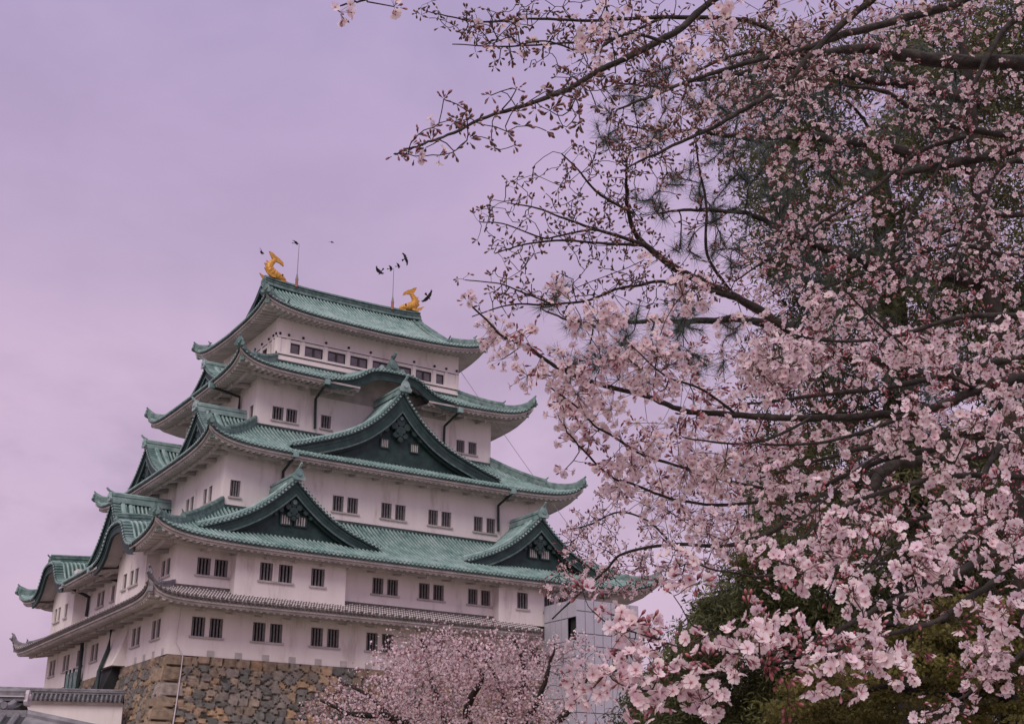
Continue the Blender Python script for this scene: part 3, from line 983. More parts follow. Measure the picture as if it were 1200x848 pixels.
# ---- golden dolphins ----------------------------------------------------------
def dolphin(x, sgn):
    """head down on the ridge looking inward, body rising at the outer end, forked tail curling back in"""
    z0 = ztop + 0.80
    root = empty('golden_dolphin', (x, 15.625, z0))
    root.parent = keep
    root.location -= keep.location
    Q = lambda u, y, z: (x + sgn * u, 15.625 + y, z0 + z)
    ctl = [(1.32, 0.10, 0.10, 0.10), (1.12, 0.22, 0.27, 0.24), (0.72, 0.36, 0.40, 0.36), (0.25, 0.52, 0.47, 0.42), (-0.15, 0.80, 0.46, 0.40), (-0.30, 1.16, 0.40, 0.33),
           (-0.16, 1.52, 0.31, 0.25), (0.08, 1.80, 0.24, 0.17), (0.22, 2.02, 0.2, 0.12)]
    c = catmull(ctl, 5)
    b = MB()
    rows = []
    for i, (u, z, rw, rh) in enumerate(c):
        a = c[max(i - 1, 0)]; d = c[min(i + 1, len(c) - 1)]
        tx, tz = d[0] - a[0], d[1] - a[1]
        L = math.hypot(tx, tz); nx, nz = -tz / L, tx / L
        k = 1.0 + (0.13 if i % 3 == 0 else 0.0)
        rw, rh = rw * 0.84, rh * 0.84
        rows.append([Q(u + nx * rw * k * math.sin(q), rh * k * math.cos(q), z + nz * rw * k * math.sin(q)) for q in np.linspace(0, 2 * math.pi, 12, endpoint=False)])
    b.grid(rows, 0, close=True)
    n = len(b.v)
    b.f.append(list(range(12))); b.m.append(0)
    b.f.append([n - 12 + i for i in range(12)]); b.m.append(0)
    b.build('fish_body', M_gold, root, True)

    def plate(pts, th=0.07, nm='fin'):
        p = MB()
        k = len(pts)
        p.add([Q(u, yo - th, z) for u, yo, z in pts] + [Q(u, yo + th, z) for u, yo, z in pts],
              [list(range(k))[::-1], [k + i for i in range(k)]] + [[i, (i + 1) % k, k + (i + 1) % k, k + i] for i in range(k)], 0)
        p.build(nm, M_gold, root)
    plate([(0.0, 0, 1.8), (-0.25, 0, 2.25), (-0.42, 0, 2.62), (-0.08, 0, 2.52), (0.2, 0, 2.3), (0.55, 0, 2.15), (0.95, 0, 1.82), (1.02, 0, 1.5), (0.62, 0, 1.72), (0.3, 0, 1.78)], 0.09, 'tail_fin')
    plate([(-0.5, 0, 0.55), (-0.78, 0, 0.95), (-0.62, 0, 1.05), (-0.8, 0, 1.4), (-0.55, 0, 1.4), (-0.62, 0, 1.72), (-0.3, 0, 1.5), (-0.2, 0, 1.1), (-0.2, 0, 0.7)], 0.05, 'back_fin')
    for yy in (-1, 1):
        plate([(0.15, yy * 0.42, 0.3), (-0.2, yy * 0.5, 0.28), (-0.95, yy * 0.62, 0.62), (-0.62, yy * 0.58, 0.16), (-0.2, yy * 0.5, 0.02), (0.2, yy * 0.42, 0.05)], 0.06, 'side_fin')
        e = MB()
        e.disc(Q(0.86, yy * 0.30, 0.52), (0, yy, 0), 0.10, 0.06, 0, 8)
        e.build('eye', M_golddark, root)
    j = MB()
    j.hexa([Q(0.75, -0.22, -0.02), Q(1.45, -0.16, 0.02), Q(1.45, 0.16, 0.02), Q(0.75, 0.22, -0.02), Q(0.75, -0.2, 0.12), Q(1.42, -0.14, 0.10), Q(1.42, 0.14, 0.10), Q(0.75, 0.2, 0.12)], 0)
    j.build('lower_jaw', M_gold, root)


dolphin(RE[0] + 3.55, 1)
dolphin(RE[1] - 3.55, -1)

# ---- lightning rods, guy wire, downpipes, cable --------------------------------
for x in (13.6, 23.2):
    b = MB()
    b.tube([(x, 15.1, ztop + 0.4), (x, 15.1, ztop + 1.1)], [0.14, 0.13], 8, 1)
    b.tube([(x, 15.1, ztop + 1.1), (x, 15.1, ztop + 1.6), (x, 15.1, ztop + 1.75), (x, 15.1, ztop + 4.6)], [0.15, 0.06, 0.035, 0.022], 8, 0)
    b.build('lightning_rod', [M_metal, M_rust], keep)
b = MB()
g0, g1 = on(539, 434, 'y', 9.4), on(700, 662, 'y', -1.2)
b.tube([g0 + (g1 - g0) * t + np.array([0, 0, -0.5 * t * (1 - t)]) for t in np.linspace(0, 1, 12)], 0.022, 4, 0)
b.build('guy_wire', M_metal, keep)


def pipe(pts, rad=0.11, box=True):
    b = MB()
    b.tube(pts, rad, 8, 0)
    if box:
        p = pts[0]
        b.box((p[0], p[1], p[2] + 0.1), (0.42, 0.42, 0.42), 1)
    b.build('downpipe', [M_pipe, M_copper], keep)


pipe([on(346, 534, 'y', 1.75), on(332, 552, 'y', 3.75), on(331, 572, 'y', 3.8)])
pipe([on(601, 577, 'y', 1.75), on(584, 592, 'y', 3.75), on(584, 622, 'y', 3.8)])
pipe([on(383, 449, 'y', 4.85), on(370, 467, 'y', 7.2), on(369, 502, 'y', 7.3)])
pipe([on(539, 482, 'y', 4.85), on(521, 499, 'y', 7.2), on(520, 520, 'y', 7.3)])
pipe([on(248, 453, 'x', 5.1), on(281, 465, 'x', 7.5), on(280, 479, 'x', 7.55)])
pipe([on(76, 685, 'x', -2.3), on(104, 699, 'x', -0.15), on(101, 722, 'x', -0.15)], 0.13)
pipe([on(106, 669, 'x', -2.3), on(137, 680, 'x', -0.15)], 0.13)
pipe([on(97, 748, 'x', -0.3), on(94, 780, 'x', -0.3), on(90, 812, 'x', -0.3)], 0.15, False)
pipe([on(131, 733, 'x', -0.4), on(127, 760, 'x', -0.5), on(116, 786, 'x', -1.3), on(112, 815, 'x', -1.6)], 0.15, False)


# ---- stone base ---------------------------------------------------------------
def batter(z):
    k = max(0.0, -z) / 12.6
    return 0.06 + 1.5 * k + 3.9 * k ** 1.7


def stone_base():
    """rubble wall: irregular stones, larger dressed ones at the corner and along the top"""
    mb = MB()
    cols = []
    pal = [(0.15, 0.15, 0.15), (0.125, 0.135, 0.135), (0.18, 0.165, 0.155), (0.24, 0.195, 0.155), (0.34, 0.235, 0.145), (0.38, 0.28, 0.195), (0.10, 0.108, 0.105), (0.21, 0.19, 0.18), (0.30, 0.25, 0.21)]
    wts = np.array([0.12, 0.10, 0.15, 0.16, 0.13, 0.10, 0.08, 0.11, 0.05]); wts /= wts.sum()
    for side, L in (('F', W_), ('L', D_)):
        S = Side(RECT1, side)
        near0 = 0 if side == 'F' else L            # the corner both faces share
        sx, sz = 0.115, 0.105
        na, nz = int((L + 1) / sx) + 1, int(12.6 / sz) + 1
        # stone centres on a jittered brick lattice with varied size
        seeds, colr, wt_ = [], [], []
        z = -0.33
        row = 0
        while z > -13.2:
            hrow = (0.66 if row == 0 else rng.uniform(0.42, 0.74))
            a = -6.5 + rng.uniform(0, 0.6)
            while a < L + 6.5:
                da = abs(a - near0)
                wd = rng.uniform(0.42, 1.05) if row else rng.uniform(0.7, 1.1)
                seeds.append((a + wd / 2, z + (rng.uniform(-0.26, 0.26) if row else 0)))
                wt_.append(rng.uniform(-0.11, 0.11) if row else 0.0)
                c = np.array(pal[rng.choice(len(pal), p=wts)])
                out_a = a + wd / 2
                if row == 0 and rng.random() < 0.6: c = np.array((0.29, 0.225, 0.17)) * rng.uniform(0.8, 1.1)
                colr.append((c * 0.78 + 0.22 * np.array((0.19, 0.165, 0.145))) * rng.uniform(0.85, 1.18))
                a += wd
            z -= hrow if row == 0 else hrow * 0.9
            row += 1
        seeds = np.array(seeds); wt_ = np.array(wt_); colr = np.array(colr)
        # corner stones: long blocks laid alternately
        A = np.linspace(0, 1, na)
        rows = []
        colrows = []
        for j in range(nz):
            zz = -j * sz
            o = batter(zz)
            av = -o - 0.04 + A * (L + 2 * o + 0.08)
            # lattice is followed in wall coordinates, warped a little
            wa = av + 0.10 * np.sin(zz * 2.3 + av * 0.7)
            d = np.hypot((seeds[None, :, 0] - wa[:, None]) * 0.9, (seeds[None, :, 1] - zz) * 1.12) + wt_[None, :]
            i1 = np.argmin(d, axis=1)
            d1 = d[np.arange(na), i1]
            d[np.arange(na), i1] = 9
            d2 = d.min(axis=1)
            e = d2 - d1
            cc = colr[i1].copy()
            # big tan blocks on the shared corner
            zq = -zz + 0.12 * math.sin(-zz * 1.9)
            ci = int(zq // 0.88)
            fz = (zq % 0.88) / 0.88
            long_ = (ci % 2 == 0) == (side == 'F')
            ext = (1.9 if long_ else 1.1) + 0.3 * math.sin(ci * 2.7) + 0.10 * math.sin(zz * 5 + ci)
            dist = (av + o) if side == 'F' else (L + o - av)
            inc = dist < ext
            base = np.array((0.31, 0.245, 0.185)) * (0.7 + 0.4 * ((ci * 37 + (3 if side == 'F' else 0)) % 10) / 10)
            if ci % 4 == 2: base = np.array((0.30, 0.265, 0.245))
            cc[inc] = base
            ecorner = np.minimum(np.minimum(fz + 0.06 * np.sin(av * 2.6), 1 - fz - 0.06 * np.sin(av * 2.6)) * 0.88, np.abs(ext - dist)) * 1.6
            e = np.where(inc, ecorner, e)
            bulge = np.clip(e / 0.15, 0, 1) ** 0.5
            depth = -0.16 + 0.22 * bulge
            depth = depth + np.array([0.035 * math.sin(q * 7.1 + zz * 5.3) * math.sin(q * 3.3 - zz * 8.1) for q in av])
            depth = np.where(dist < 0.16, 0.04, depth)
            shade = np.where(e < 0.05, 0.35, 1.0)      # earth-filled joints
            rows.append([S.T(av[i], -(o + depth[i]), zz) for i in range(na)])
            colrows.append(cc * shade[:, None])
        o0 = len(mb.v)
        mb.grid(rows, 0)
        cols.append(np.vstack(colrows))
    o = batter(-12.6)
    n0 = len(mb.v)
    # plain far sides and the top ledge
    mb.add([(W_ + 0.06, -0.06, 0), (W_ + 0.06, D_ + 0.06, 0), (W_ + o, D_ + o, -12.6), (W_ + o, -o, -12.6)], [[0, 1, 2, 3]], 0)
    mb.add([(W_ + 0.06, D_ + 0.06, 0), (-0.06, D_ + 0.06, 0), (-o, D_ + o, -12.6), (W_ + o, D_ + o, -12.6)], [[0, 1, 2, 3]], 0)
    mb.add([(-0.1, -0.1, -0.01), (W_ + 0.1, -0.1, -0.01), (W_ + 0.1, D_ + 0.1, -0.01), (-0.1, D_ + 0.1, -0.01)], [[0, 1, 2, 3]], 0)
    ob = mb.build('stone_base', M_stone, keep)
    cols = [q * np.array([1.06, 1.0, 0.94]) for q in cols]
    cc = np.vstack(cols + [np.full((len(mb.v) - n0, 3), 0.16)])
    at = ob.data.color_attributes.new('stone', 'FLOAT_COLOR', 'POINT')
    at.data.foreach_set('color', np.hstack([cc, np.ones((len(cc), 1))]).astype(np.float32).ravel())


stone_base()
# entrance in the side of the base, with timber reveal
b = MB()
for (y0, y1) in ((9.75, 13.0),):
    b.hexa([(-1.9, y0, -3.2), (-1.9, y1, -3.2), (0.4, y1, -3.2), (0.4, y0, -3.2), (-0.62, y0, 0.08), (-0.62, y1, 0.08), (0.4, y1, 0.08), (0.4, y0, 0.08)], 0)
b.build('side_doorway', M_dark, keep)
b = MB()
for k in range(3):
    b = MB()
    b.box((-0.5, 22.6 - k * 1.05, 0.2), (0.12, 0.16, 1.7), 1)
    b.box((-0.5, 22.1 - k * 1.05, 0.1), (0.05, 0.9, 1.3), 0)
    b.build('balcony_panel', [M_ridge, M_darkgreen], keep)
# white earthing cable down the corner
b = MB()
cb = [on(214, 700, 'y', -0.06), on(211, 722, 'y', -0.06), on(206, 752, 'y', -0.08)]
for z in np.linspace(-0.1, -9, 8):
    cb.append((1.0 - batter(z) * 0.55, -batter(z) - 0.14, z))
b.tube(cb, [0.015, 0.015, 0.02] + [0.042] * 8, 6, 0)
b.build('cable_conduit', M_whitejoint, keep)
# small plaster-filled beam ends above the stones
b = MB()
for k in range(9):
    b = MB()
    b.box((2.9 + k * 1.95, -0.012, 0.22), (0.5, 0.05, 0.42), 0)
    b.build('beam_end', M_eave, keep)
for k in range(4):
    b = MB()
    b.box((-0.012, 1.0 + k * 1.9, 0.24), (0.05, 0.42, 0.48), 0)
    b.build('beam_end', M_eave, keep)

# ================================================================== lift tower beside the keep
def lift_tower():
    x0, x1, y0, y1, zt = 29.0, 34.9, -5.3, -1.05, 5.64
    root = tag(empty('lift_tower', ((x0 + x1) / 2, (y0 + y1) / 2, GROUND_Z)), 'lavender grey panelled lift tower beside the white keep', 'tower')
    S, L_, Rr = Side((x0, x1, y0, y1), 'F'), Side((x0, x1, y0, y1), 'L'), Side((x0, x1, y0, y1), 'R')
    B_ = Side((x0, x1, y0, y1), 'B')
    wins = [(3.25, 5.05, 3.1, 4.75), (3.25, 5.05, 0.35, 2.2)]
    core = MB()
    wall_face(core, S, 0, S.L, GROUND_Z, zt - 0.1, wins, 0.06)
    lw = [(3.1, 4.2, 2.6, 4.3)]
    wall_face(core, L_, 0, L_.L, GROUND_Z, zt - 0.1, lw, 0.06)
    wall_face(core, Rr, 0, Rr.L, GROUND_Z, zt - 0.1, [(1.1, 2.5, 0.3, 3.0)], 0.06)
    wall_face(core, B_, 0, B_.L, GROUND_Z, zt - 0.1, [], 0.06)
    core.add([(x0, y0, zt - 0.12), (x1, y0, zt - 0.12), (x1, y1, zt - 0.12), (x0, y1, zt - 0.12)], [[0, 1, 2, 3]], 0)
    core.build('core', M_joint, root)
    pm = MB()

    def panels(Sx, cuts_a, cuts_z, holes):
        g = 0.035
        for i in range(len(cuts_a) - 1):
            for j in range(len(cuts_z) - 1):
                a0, a1, z0, z1 = cuts_a[i] + g, cuts_a[i + 1] - g, cuts_z[j] + g, cuts_z[j + 1] - g
                if any(h[0] - 0.05 < (a0 + a1) / 2 < h[1] + 0.05 and h[2] - 0.05 < (z0 + z1) / 2 < h[3] + 0.05 for h in holes): continue
                pm.hexa([Sx.T(a0, 0, z0), Sx.T(a1, 0, z0), Sx.T(a1, 0.06, z0), Sx.T(a0, 0.06, z0), Sx.T(a0, 0, z1), Sx.T(a1, 0, z1), Sx.T(a1, 0.06, z1), Sx.T(a0, 0.06, z1)], 0)
    zc = [GROUND_Z, -9.5, -6.5, -3.6, -2.6, 0.35, 2.2, 3.1, 4.75, zt]
    panels(S, [0, 0.82, 1.63, 2.44, 3.25, 5.05, x1 - x0], zc, wins)
    panels(L_, [0, 0.8, 1.55, 2.3, 3.1, 4.25], [GROUND_Z, -9.5, -6.5, -3.6, -2.6, 0.35, 1.4, 2.6, 4.3, zt], lw)
    panels(Rr, [0, 1.1, 2.5, 4.25], [GROUND_Z, -6.5, -2.6, 0.3, 3.0, zt], [(1.1, 2.5, 0.3, 3.0)])
    pm.build('panels', M_concrete, root)
    for iw, (a0, a1, z0, z1) in enumerate(wins):
        wm = MB()
        for (p0, p1, q0, q1) in ((a0, a0 + 0.12, z0, z1), (a1 - 0.12, a1, z0, z1), (a0, a1, z1 - 0.3, z1 - 0.02), (a0, a1, z0, z0 + 0.1), (a0 + 0.75, a0 + 0.87, z0, z1)):
            wm.hexa([S.T(p0, 0.12, q0), S.T(p1, 0.12, q0), S.T(p1, 0.3, q0), S.T(p0, 0.3, q0), S.T(p0, 0.12, q1), S.T(p1, 0.12, q1), S.T(p1, 0.3, q1), S.T(p0, 0.3, q1)], 0)
        if iw: a1 = a0 + 0.8
        wm.add([S.T(a0, 0.3, z0), S.T(a1, 0.3, z0), S.T(a1, 0.3, z1), S.T(a0, 0.3, z1)], [[0, 1, 2, 3]], 1)
        wm.build('window', [M_concrete, M_dark], root)
    wm = MB()
    wm.add([L_.T(3.1, 0.3, 2.6), L_.T(4.2, 0.3, 2.6), L_.T(4.2, 0.3, 4.3), L_.T(3.1, 0.3, 4.3)], [[0, 1, 2, 3]], 1)
    wm.build('window', [M_concrete, M_dark], root)


lift_tower()


# ================================================================== tiled roofs in the lower corners
def tiled_slope(mb, o, along, down, L, pitch, rows=7, h=0.09, sag=0.0, pan=True):
    """rolls running down a slope: o top corner, along unit vector, down = vector from ridge to eave"""
    o, along, down = np.array(o, float), np.array(along, float), np.array(down, float)
    nrm = np.cross(along, down); nrm /= np.linalg.norm(nrm)
    if nrm[2] < 0: nrm = -nrm
    cols, ends = [], []
    for (s, hh, top) in roll_stops(L, pitch):
        k = hh / 0.17 * h
        col = [o + along * s + down * t + nrm * (k - sag * math.sin(math.pi * t)) for t in np.linspace(0, 1, rows)]
        col.append(col[-1] - np.array([0, 0, 0.09 + k]))
        cols.append(col)
        if top: ends.append(col[-2] - nrm * k * 0.4)
    mb.grid(cols, 0)
    if pan: shade_pans(mb, roll_stops(L, pitch), len(cols[0]))
    dv = down.copy(); dv[2] = 0; dv /= np.linalg.norm(dv)
    for e in ends:
        mb.disc(e, dv, pitch * 0.29, 0.05, 0, 8)


def capped_wall():
    pr = on(146, 811, 'x', -1.5)
    d = np.array([-0.94, 0.34, 0.0]); d /= np.linalg.norm(d)
    n = np.array([-d[1], d[0], 0.0])
    if n[1] > 0: n = -n                       # towards the viewer
    pr = pr - np.array([0, 0, 0.12])
    L = 24.0
    root = tag(empty('tile_capped_wall', (*(pr[:2] + d[:2] * L / 2), GROUND_Z)), 'low white plastered wall capped with grey tiles running up to the stone base', 'wall')
    body = MB()
    for s in (0,):
        a, b = pr + n * 0.45, pr - n * 0.45
        zt, zb = pr[2] - 0.62, GROUND_Z
        e = d * L
        body.hexa([(a[0], a[1], zb), (a[0] + e[0], a[1] + e[1], zb), (b[0] + e[0], b[1] + e[1], zb), (b[0], b[1], zb),
                   (a[0], a[1], zt), (a[0] + e[0], a[1] + e[1], zt), (b[0] + e[0], b[1] + e[1], zt), (b[0], b[1], zt)], 0)
    body.build('plaster_body', M_plaster, root)
    lm = MB()
    e = d * (L - 0.1)
    for sg in (1,):
        a = pr + n * 0.70 + d * 0.05
        lm.hexa([tuple(a - n * 0.14 + np.array([0, 0, -0.80])), tuple(a - n * 0.14 + e + np.array([0, 0, -0.80])), tuple(pr + e + np.array([0, 0, -0.80])), tuple(pr + np.array([0, 0, -0.80])),
                 tuple(a + np.array([0, 0, -0.60])), tuple(a + e + np.array([0, 0, -0.60])), tuple(pr + e + np.array([0, 0, -0.60])), tuple(pr + np.array([0, 0, -0.60]))], 0)
    lm.build('eave_board', M_eave, root)
    tm = MB()
    tiled_slope(tm, pr, d, n * 0.85 + np.array([0, 0, -0.50]), L, 0.29, 4, 0.10)
    tiled_slope(tm, pr, d, -n * 0.85 + np.array([0, 0, -0.50]), L, 0.6, 3, 0.08)
    tm.build('roof_tiles', [M_greytile, M_greypan_shade], root)
    rm = MB()
    for (z0, z1, wd) in ((-0.08, 0.05, 0.2), (0.05, 0.10, 0.26), (0.10, 0.17, 0.18)):
        rm.sweep([pr - d * 0.02 + np.array([0, 0, z0]), pr + d * L + np.array([0, 0, z0])], [(-wd, 0), (-wd, z1 - z0), (wd, z1 - z0), (wd, 0)], 0)
    rm.tube([pr + np.array([0, 0, 0.2]), pr + d * L + np.array([0, 0, 0.2])], 0.11, 8, 0)
    rm.build('ridge', M_greytile, root)


capped_wall()


def small_gate():
    """corner of a nearer tiled gate roof with a ridge-end tile"""
    d0 = 34.0
    pe = P(30, 821, d0)                        # ridge end
    d = np.array([-0.90, 0.42, 0.0]); d /= np.linalg.norm(d)
    n = np.array([-d[1], d[0], 0.0])
    if n[1] > 0: n = -n
    L = 6.0
    root = tag(empty('gatehouse', (*(pe[:2] + d[:2] * L / 2), GROUND_Z)), 'small gatehouse with a nearer grey tiled roof and round ridge-end tile', 'gatehouse')
    tm = MB()
    tiled_slope(tm, pe, d, n * 1.3 + np.array([0, 0, -0.30]), L, 0.34, 5, 0.12, 0.04)
    tiled_slope(tm, pe, d, -n * 1.3 + np.array([0, 0, -0.45]), L, 0.5, 4, 0.1, 0.04)
    tm.build('roof_tiles', [M_greytile, M_greypan_shade], root)
    rm = MB()
    for (z0, z1, wd) in ((-0.02, 0.08, 0.22), (0.08, 0.11, 0.27), (0.11, 0.19, 0.18)):
        rm.sweep([pe + np.array([0, 0, z0]), pe + d * L + np.array([0, 0, z0])], [(-wd, 0), (-wd, z1 - z0), (wd, z1 - z0), (wd, 0)], 1 if z0 == 0.08 else 0)
    rm.tube([pe + np.array([0, 0, 0.22]), pe + d * L + np.array([0, 0, 0.22])], 0.11, 8, 0)
    oni(rm, tuple(pe + np.array([0, 0, -0.08])), -d, 0.42, 1, False)
    rm.build('ridge', [M_greytile, M_whitejoint], root)
    tb = MB()
    ef = pe + n * 1.25 + np.array([0, 0, -0.46])
    tb.sweep([ef + d * 0.1, ef + d * L], [(-0.06, -0.05), (-0.06, 0.05), (0.06, 0.05), (0.06, -0.05)], 0)
    for k in range(12):
        p = ef + d * (0.3 + 0.45 * k) - n * 0.25 + np.array([0, 0, -0.07])
        tb.sweep([p - n * 0.6, p + n * 0.3], [(-0.04, -0.05), (-0.04, 0.05), (0.04, 0.05), (0.04, -0.05)], 1)
    tb.build('timber_eave', [M_wood, M_whitejoint], root)
    wb = MB()
    a, b = pe + n * 0.72 + d * 0.5, pe - n * 0.72 + d * 0.5
    e = d * (L - 0.8)
    zt = pe[2] - 0.5
    wb.hexa([(a[0], a[1], GROUND_Z), (a[0] + e[0], a[1] + e[1], GROUND_Z), (b[0] + e[0], b[1] + e[1], GROUND_Z), (b[0], b[1], GROUND_Z),
             (a[0], a[1], zt), (a[0] + e[0], a[1] + e[1], zt), (b[0] + e[0], b[1] + e[1], zt), (b[0], b[1], zt)], 0)
    wb.build('plaster_wall', M_plaster, root)
    # lower pent roof in front
    lm = MB()
    q = P(32, 837, d0 - 1.3)
    lm_d = d
    tiled_slope(lm, q, lm_d, n * 1.2 + np.array([0, 0, -0.55]), L, 0.34, 5, 0.11)
    lm.sweep([q, q + lm_d * L], [(-0.14, -0.08), (-0.14, 0.1), (0.14, 0.1), (0.14, -0.08)], 0)
    # its hip running down to the right
    lm.tube([q, q + (-d * 1.6 + n * 0.5) + np.array([0, 0, -0.32]), q + (-d * 3.2 + n * 1.2) + np.array([0, 0, -0.62])], [0.13, 0.12, 0.12], 8, 0)
    lm.grid([[q, q + n * 1.2 + np.array([0, 0, -0.55])], [q - d * 1.6 + n * 0.5 + np.array([0, 0, -0.34]), q - d * 1.6 + n * 1.25 + np.array([0, 0, -0.6])], [q - d * 3.2 + n * 1.2 + np.array([0, 0, -0.66]), q - d * 3.2 + n * 1.4 + np.array([0, 0, -0.75])]], 0)
    lm.build('pent_roof', [M_greytile, M_greypan_shade], root)


small_gate()


def far_hall():
    d0 = 46.0
    a = P(1040, 838, d0); b = P(1235, 818, d0 - 3)
    a[2] = b[2] = P(1140, 829, d0)[2]
    d = (b - a); L = float(np.linalg.norm(d)); d /= L
    n = np.array([-d[1], d[0], 0.0])
    if np.dot(n[:2], (CAM - a)[:2]) < 0: n = -n
    root = tag(empty('park_hall', (*(a[:2] + d[:2] * L / 2), GROUND_Z)), 'low hall with a pale grey tiled roof half hidden behind the trees', 'building')
    tm = MB()
    tiled_slope(tm, a, d, n * 3.0 + np.array([0, 0, -1.6]), L, 0.32, 6, 0.1, 0.1)
    tiled_slope(tm, a, d, -n * 3.0 + np.array([0, 0, -1.6]), L, 0.6, 4, 0.1, 0.1)
    tm.build('roof', [M_greytile, M_greypan_shade], root)
    rm = MB()
    rm.sweep([a, b], [(-0.2, -0.1), (-0.2, 0.3), (0.2, 0.3), (0.2, -0.1)], 0)
    rm.build('ridge', M_whitejoint, root)
    wb = MB()
    p, q = a + n * 2.4, a - n * 2.4
    e = d * L
    zt = a[2] - 1.5
    wb.hexa([(p[0], p[1], GROUND_Z), (p[0] + e[0], p[1] + e[1], GROUND_Z), (q[0] + e[0], q[1] + e[1], GROUND_Z), (q[0], q[1], GROUND_Z),
             (p[0], p[1], zt), (p[0] + e[0], p[1] + e[1], zt), (q[0] + e[0], q[1] + e[1], zt), (q[0], q[1], zt)], 0)
    wb.build('wall', M_plaster, root)


far_hall()


# ================================================================== crows over the roof
def crow(px, py, y, span, yaw, roll, flap, pitch, label):
    """one continuous body: beak, head, trunk and fanned tail, with two jointed wings"""
    pos = on(px, py, 'y', y)
    b = MB()
    prof = [(0.30, 0.004, 0.0), (0.25, 0.018, 0.0), (0.20, 0.045, 0.01), (0.14, 0.05, 0.01), (0.05, 0.075, 0.0), (-0.06, 0.07, -0.005), (-0.16, 0.04, 0.0), (-0.24, 0.035, 0.0)]
    rows = [[(x, r * (1.0 if x > -0.2 else 1.6) * math.cos(q), z + r * 0.85 * (1 if x > -0.2 else 0.3) * math.sin(q)) for q in np.linspace(0, 2 * math.pi, 8, endpoint=False)] for x, r, z in prof]
    b.grid(rows, 0, close=True)
    b.add([(-0.22, -0.05, 0.01), (-0.22, 0.05, 0.01), (-0.42, 0.12, 0.0), (-0.45, 0.0, 0.0), (-0.42, -0.12, 0.0)], [[0, 1, 2, 3, 4]], 0)
    b.add([(-0.22, -0.05, -0.005), (-0.22, 0.05, -0.005), (-0.42, 0.12, -0.008), (-0.45, 0.0, -0.008), (-0.42, -0.12, -0.008)], [[4, 3, 2, 1, 0]], 0)
    for sg in (-1, 1):
        pts = []
        for (u, x0, x1) in ((0.0, 0.14, -0.12), (0.22, 0.17, -0.14), (0.40, 0.12, -0.13), (0.52, 0.02, -0.14), (0.60, -0.08, -0.17)):
            f = flap if u < 0.25 else flap * (1 - (u - 0.25) * 1.5)
            zz = u * math.sin(f)
            yy = u * math.cos(f)
            pts.append([(x0, sg * yy, zz + 0.03), (x0 * 0.5 + x1 * 0.5, sg * yy, zz + 0.045), (x1, sg * yy, zz + 0.03), (x1 * 0.5 + x0 * 0.5, sg * yy, zz + 0.02)])
        b.grid(pts, 0, close=True)
        for k, (ux, uy) in enumerate(((0.0, 0.66), (-0.07, 0.68), (-0.14, 0.66))):
            f = flap * 0.5
            w0 = (ux, sg * 0.52 * math.cos(f), 0.52 * math.sin(f) + 0.03)
            b.hexa([(ux - 0.03, w0[1], w0[2] - 0.006), (ux + 0.03, w0[1], w0[2] - 0.006), (ux - 0.05, sg * uy, w0[2] - 0.006), (ux - 0.08, sg * uy, w0[2] - 0.006),
                    (ux - 0.03, w0[1], w0[2] + 0.006), (ux + 0.03, w0[1], w0[2] + 0.006), (ux - 0.05, sg * uy, w0[2] + 0.006), (ux - 0.08, sg * uy, w0[2] + 0.006)], 0)
    o = b.build('bird', M_crow)
    o.location = Vector([float(c) for c in pos])
    o.rotation_euler = (roll, pitch, yaw)
    k = span / 1.3
    o.scale = (k, k, k)
    tag(o, label, 'bird', 'crows circling over the top roof')


crow(306, 296, 12, 1.15, 0.6, 0.9, 0.45, 0.5, 'black crow just above the left golden dolphin')
crow(347, 285, 14, 1.15, -0.7, 0.1, 0.12, 0.1, 'black crow gliding at the tip of the left lightning rod')
crow(389, 284, 20, 0.95, -0.3, 0.35, 0.1, 0.1, 'black crow alone in the sky between the two lightning rods')
crow(446, 319, 12, 1.35, 2.3, 0.2, 0.75, 0.9, 'black crow diving beside the right lightning rod')
crow(458, 315, 15, 1.05, -0.6, -0.1, 0.18, 0.0, 'black crow gliding at the tip of the right lightning rod')
crow(467, 312, 18, 0.95, -0.7, -0.15, 0.25, 0.0, 'black crow in level flight, middle one of a rising line of three')
crow(475, 303, 14, 1.25, -1.2, -1.2, 0.2, -0.2, 'black crow banking steeply, highest of the three by the right rod')
crow(502, 348, 10, 1.45, 0.3, -1.15, 0.25, 0.5, 'black crow banking with spread wings beside the right golden dolphin')

